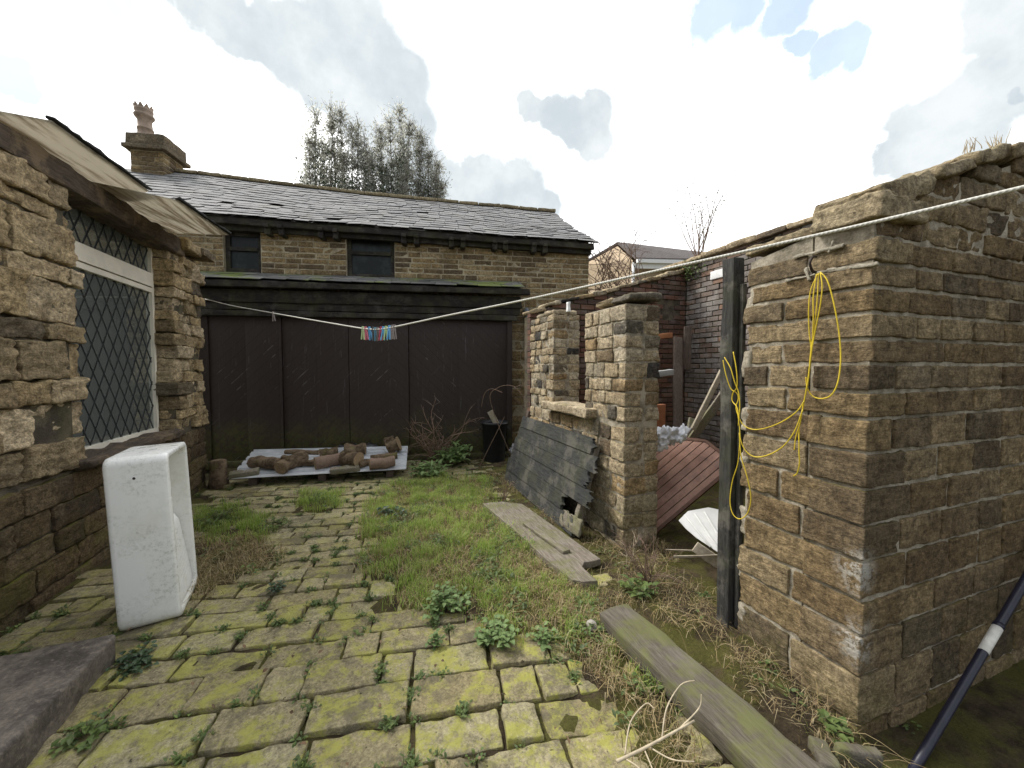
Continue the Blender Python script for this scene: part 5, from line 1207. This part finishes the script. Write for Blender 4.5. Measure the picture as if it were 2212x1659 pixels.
def sapling(c, n, H, spread, label, cat, lf, name='sapling', mat='tree_pale', r=.006, sm='stem'):
    o = thing(name, label, cat, tuple(c)); ms, ml = MB(), MB()
    for k in range(n):
        a = rnd.uniform(0, 6.28); dr = V3((math.cos(a) * spread * rnd.random(), math.sin(a) * spread * rnd.random(), 1)).normalized(); L = H * rnd.uniform(.55, 1.); pts = [c + V3((rnd.gauss(0, .02), rnd.gauss(0, .02), 0))]; dd = dr
        for i in range(8): dd = (dd + V3((rnd.gauss(0, .09), rnd.gauss(0, .09), .02))).normalized(); pts.append(pts[-1] + dd * L / 8)
        tube(ms, pts, r, r * .3, 5, 0, False)
        for q in range(lf):
            i = rnd.randint(3, 8); p = pts[i] + V3((rnd.gauss(0, .05), rnd.gauss(0, .05), rnd.gauss(0, .05))); quad(ml, p, rnd.uniform(.016, .03))
            if q % 3 == 0: tube(ms, [pts[i], p], .0015, .001, 3, 0, False)
    ms.build('stem', M[sm], o)
    if lf: ml.build('leaves', M[mat], o)
sapling(onX(1508, 562, XB + .15), 11, 1.65, .5, 'young sapling growing out of the top of the back wall', 'sapling', 46, r=.009)
c = onX(1497, 578, XB - .02); o = thing('ivy_tuft', 'green ivy tuft growing at the brick wall corner below the sapling', 'ivy', tuple(c)); mb = MB()
for k in range(170): leaf(mb, c + V3((rnd.gauss(-.03, .05), rnd.gauss(0, .1), rnd.gauss(-.02, .07))), V3((rnd.gauss(-.5, .5), rnd.gauss(0, .6), rnd.gauss(-.2, .5))), Z, rnd.uniform(.03, .055), rnd.uniform(.025, .045))
mb.build('leaves', M['weed'], o)
mb = MB(); tube(mb, spline([c + V3((0, .05, -.2)), c, c + V3((0, -.06, .1))], 3), .005, .004, 5); mb.build('stem', M['stem'], o)
for (x, y, n, lab) in ((2095, 322, 7, 'dry seed stalks growing on the gable coping, nearer the corner'), (2150, 312, 9, 'dry seed stalks growing on the gable coping, higher up the slope')):
    c = onY(x, y + 6, YC + .16); sapling(c, n * 2, .085, .5, lab, 'weed', 0, 'dry_weed', 'tree_pale', .0022, 'pale_stem')
def fan(x, y, d, n, H, lean, label):
    c = atd(x, y, d); mb = MB()
    for k in range(n): twigs(mb, c + V3((rnd.gauss(0, .25), rnd.gauss(0, .15), rnd.uniform(-1, 0))), V3((rnd.gauss(lean, .55), rnd.gauss(0, .3), 1)), H * rnd.uniform(.5, 1.1), .012, 2, .5, .6)
    tag(mb.build('bare_shrub', M['stem'], None, c), label, 'shrub')
fan(1360, 610, 9., 26, 1.7, -.4, 'large bare shrub arching in front of the pale brick house')
fan(1296, 585, 9.2, 14, 1.3, -.1, 'smaller bare shrub against the barn corner')
# house beyond
bh = thing('brick_house', 'pale brick house with brown tiled roof and white gutter beyond the outbuilding', 'house', tuple(atd(1367, 800, 15)))
C = atd(1367, 563, 15); ApR = atd(1334, 529, 16.6); Fl = atd(1262, 571, 17.4); Rr = atd(1530, 550, 18.5); Er = atd(1500, 566, 16.2)
def gnd(p): return V3((p.x, p.y, 0))
mw = plain('pale buff brickwork', (.42, .32, .21), .9, .2, .15, 0, 4)
t = T('pale buff brickwork courses', .9, .2); bt = t.nt.nodes.new('ShaderNodeTexBrick'); bt.inputs['Scale'].default_value = 4.; v_ = t.nt.nodes.new('ShaderNodeCombineXYZ'); t.put(v_.inputs[0], t.m('ADD', t.sep(t.pos(), 0), t.sep(t.pos(), 1))); t.put(v_.inputs[1], t.sep(t.pos(), 2)); t.put(bt.inputs['Vector'], v_.outputs[0])
for k, cc in ((1, (.45, .34, .22)), (2, (.38, .28, .18)), (3, (.5, .43, .33))): bt.inputs[k].default_value = (*cc, 1)
t.set('Base Color', bt.outputs[0]); mw = t.mat
ins = V3((ST, CT, 0)) * .12
mb = MB(); dn = V3((ST, CT, 0)); prism(mb, [gnd(C), C, ApR - Z * .05, Fl, gnd(Fl)], dn * .3); prism(mb, [gnd(C) + dn * .3, C + dn * .3 - Z * .2, Er + dn * .3 - Z * .2, gnd(Er) + dn * .3], dn * .25); mb.build('wall', mw, bh)
mb = MB(); rt = T('brown roof tiles', .85, .2); wv2 = rt.nt.nodes.new('ShaderNodeTexBrick'); wv2.inputs['Scale'].default_value = 3.5; v2 = rt.nt.nodes.new('ShaderNodeCombineXYZ'); rt.put(v2.inputs[0], rt.sep(rt.pos(), 0)); rt.put(v2.inputs[1], rt.m('MULTIPLY', rt.sep(rt.pos(), 2), 2.)); rt.put(wv2.inputs['Vector'], v2.outputs[0])
for k, cc in ((1, (.11, .095, .09)), (2, (.15, .13, .12)), (3, (.04, .035, .035))): wv2.inputs[k].default_value = (*cc, 1)
rt.set('Base Color', wv2.outputs[0])
ov = (C - Fl); ov.z = 0; ov = ov.normalized() * .15
prism(mb, [C + ov - Z * .02, Er + ov, Rr, ApR + Z * .03], Z * .1); prism(mb, [ApR + Z * .03, Rr, Rr + (Fl - ApR), Fl + Z * .03], Z * .1); mb.build('roof', rt.mat, bh)
mb = MB(); wp = plain('white gutter plastic', (.78, .78, .76), .5, .4, .05); p, q = C + ov * 1.3, Er + ov * 1.3; u = (q - p).normalized(); box(mb, (p + q) / 2 - Z * .06, ((q - p).length / 2, .06, .07), (u, Z.cross(u).normalized(), Z)); box(mb, (p + q) / 2 - Z * .22 + dn * .1, ((q - p).length / 2, .03, .1), (u, Z.cross(u).normalized(), Z)); mb.build('gutter', wp, bh)
mb = MB(); pC = C - dn * .06; tube(mb, [pC - Z * .1, pC - Z * 4], .05, .05, 8); mb.build('downpipe', wp, bh)
wn = atd(1432, 590, 15.9); mb = MB(); box(mb, wn + dn * .2, (.5, .05, .35), (u, Z.cross(u).normalized(), Z)); wo = mb.build('window_frame', wp, bh)
mb = MB(); box(mb, wn + dn * .17, (.42, .05, .27), (u, Z.cross(u).normalized(), Z)); mb.build('pane', M['dirty_glass'], wo)
# ------------------------------------------------------------------ sky and sun
SUN_EL, SUN_AZ = math.radians(48), math.radians(-48)     # azimuth from +Y (yard axis), towards +X
sc.world = bpy.data.worlds.new("World"); sc.world.use_nodes = True
nt = sc.world.node_tree; nt.nodes.clear()
wo_ = nt.nodes.new('ShaderNodeOutputWorld'); bg = nt.nodes.new('ShaderNodeBackground'); nt.links.new(bg.outputs[0], wo_.inputs[0]); bg.inputs[1].default_value = .1
sky = nt.nodes.new('ShaderNodeTexSky'); sky.sky_type = 'NISHITA'; sky.sun_disc = False; sky.sun_elevation = SUN_EL; sky.sun_rotation = SUN_AZ
tc_ = nt.nodes.new('ShaderNodeTexCoord'); D = tc_.outputs['Generated']
def wmath(op, a, b=0., clamp=False):
    n = nt.nodes.new('ShaderNodeMath'); n.operation = op; n.use_clamp = clamp
    for i, v in enumerate((a, b)):
        if hasattr(v, 'is_output'): nt.links.new(v, n.inputs[i])
        else: n.inputs[i].default_value = v
    return n.outputs[0]
def wnoise(scale, det, rough, vec, col=False, dist=0.):
    n = nt.nodes.new('ShaderNodeTexNoise'); n.inputs['Scale'].default_value = scale; n.inputs['Detail'].default_value = det; n.inputs['Roughness'].default_value = rough; n.inputs['Distortion'].default_value = dist; nt.links.new(vec, n.inputs['Vector']); return n.outputs[1 if col else 0]
def wv(op, a, b):
    n = nt.nodes.new('ShaderNodeVectorMath'); n.operation = op
    for i, v in enumerate((a, b)):
        if hasattr(v, 'is_output'): nt.links.new(v, n.inputs[i])
        else: n.inputs[i].default_value = v
    return n.outputs['Value' if op in ('DOT_PRODUCT', 'DISTANCE', 'LENGTH') else 0]
def wsm(v, a, b, c=0., d=1.):
    n = nt.nodes.new('ShaderNodeMapRange'); n.interpolation_type = 'SMOOTHSTEP'; nt.links.new(v, n.inputs[0])
    for i, q in enumerate((a, b, c, d)): n.inputs[i + 1].default_value = q
    return n.outputs[0]
def wmix(f, a, b):
    n = nt.nodes.new('ShaderNodeMix'); n.data_type = 'RGBA'
    for s, v in ((n.inputs[0], f), (n.inputs[6], a), (n.inputs[7], b)):
        if hasattr(v, 'is_output'): nt.links.new(v, s)
        else: s.default_value = v if isinstance(v, float) else (*v, 1)
    return n.outputs[2]
off = wv('MULTIPLY', wv('SUBTRACT', wnoise(3.2, 6, .6, D, True), (.5, .5, .5)), (.09, .09, .09))
off2 = wv('MULTIPLY', wv('SUBTRACT', wnoise(11, 5, .6, D, True), (.5, .5, .5)), (.07, .07, .07))
Dd = wv('NORMALIZE', wv('ADD', wv('ADD', D, off), off2), (0, 0, 0))
nz = wnoise(5.5, 7, .62, D); nz2 = wnoise(16, 5, .6, D)
edge = wmath('ADD', wmath('MULTIPLY', wmath('SUBTRACT', nz, .5), 1.5), wmath('MULTIPLY', wmath('SUBTRACT', nz2, .5), .35))
def clouds(L, soft=.35, lo=.0, hi=.72):
    acc = None
    for x, y, r in L:
        c = ray(x, y).normalized(); r_ = math.acos(max(-1, min(1, c.dot(ray(x + r * .7, y + r * .7).normalized()))))
        m = wsm(wv('DISTANCE', Dd, tuple(c)), r_ * 1.6, r_ * .4)
        acc = m if acc is None else wmath('MAXIMUM', acc, m)
    return wsm(wmath('ADD', acc, edge), lo, hi)
grey = clouds([(400, -20, 90), (480, 20, 80), (520, 60, 80), (600, 70, 110), (660, 130, 110), (740, 60, 130), (700, 190, 80), (770, 180, 110), (800, 130, 100), (810, 260, 95), (850, 330, 75), (860, 180, 85), (885, 260, 65), (900, 330, 55), (890, 400, 70), (930, 350, 50), (960, 390, 60), (1040, 390, 65), (1110, 410, 70), (1170, 445, 45),
               (1140, 232, 34), (1190, 242, 42), (1235, 265, 48), (1285, 240, 44), (1280, 300, 44), (2200, 50, 100), (2140, 160, 85), (2190, 180, 80), (2060, 230, 70), (1980, 270, 62), (2010, 340, 70), (2090, 290, 65), (1940, 330, 46), (300, -160, 150), (900, -220, 200), (1500, -220, 150), (2300, -100, 180)], .5)
blue = clouds([(40, 150, 70), (90, 190, 46), (-60, 120, 100), (1770, 130, 40), (1820, 120, 40), (1720, 90, 28), (1530, 30, 50), (1590, 10, 46), (1690, 10, 50), (250, 0, 60), (150, 30, 40), (2200, 200, 16)], .8, .15, .8)
n1 = wnoise(2.3, 6, .62, D); n2 = wnoise(7, 6, .6, D)
CL = 10.5
white = wmix(wsm(n1, .35, .65), (1.0 * CL, 1.01 * CL, 1.03 * CL), (1.35 * CL, 1.35 * CL, 1.33 * CL))
gcol = wmix(wsm(n2, .3, .7), (.25 * CL, .29 * CL, .315 * CL), (.39 * CL, .415 * CL, .425 * CL))
skyc = wmix(.6, sky.outputs[0], (.2 * CL, .31 * CL, .52 * CL))
white = wmix(wsm(wv('DOT_PRODUCT', D, (0., 1., 0.)), -.5, .3), tuple(q * CL for q in (.36, .385, .42)), white)  # unseen sky behind the camera greyed, added to make the yard backlit
f = wmix(wmath('MULTIPLY', blue, .8), white, skyc)
f = wmix(wmath('MULTIPLY', grey, .92), f, gcol)
nt.links.new(f, bg.inputs[0])
sl_ = bpy.data.lights.new('sun', 'SUN'); sl_.energy = 1.9; sl_.angle = math.radians(14); sl_.color = (1, .96, .9); so = bpy.data.objects.new('sun', sl_); COL.objects.link(so)
sd = V3((math.sin(SUN_AZ) * math.cos(SUN_EL), math.cos(SUN_AZ) * math.cos(SUN_EL), math.sin(SUN_EL)))
so.rotation_euler = sd.to_track_quat('Z', 'Y').to_euler(); so.location = (0, 0, 20)
sc.view_settings.view_transform = 'Standard'; sc.view_settings.look = 'None'; sc.view_settings.exposure = .98; sc.view_settings.gamma = 1
sc.render.engine = 'CYCLES'
sc.cycles.max_bounces = 6; sc.cycles.diffuse_bounces = 4
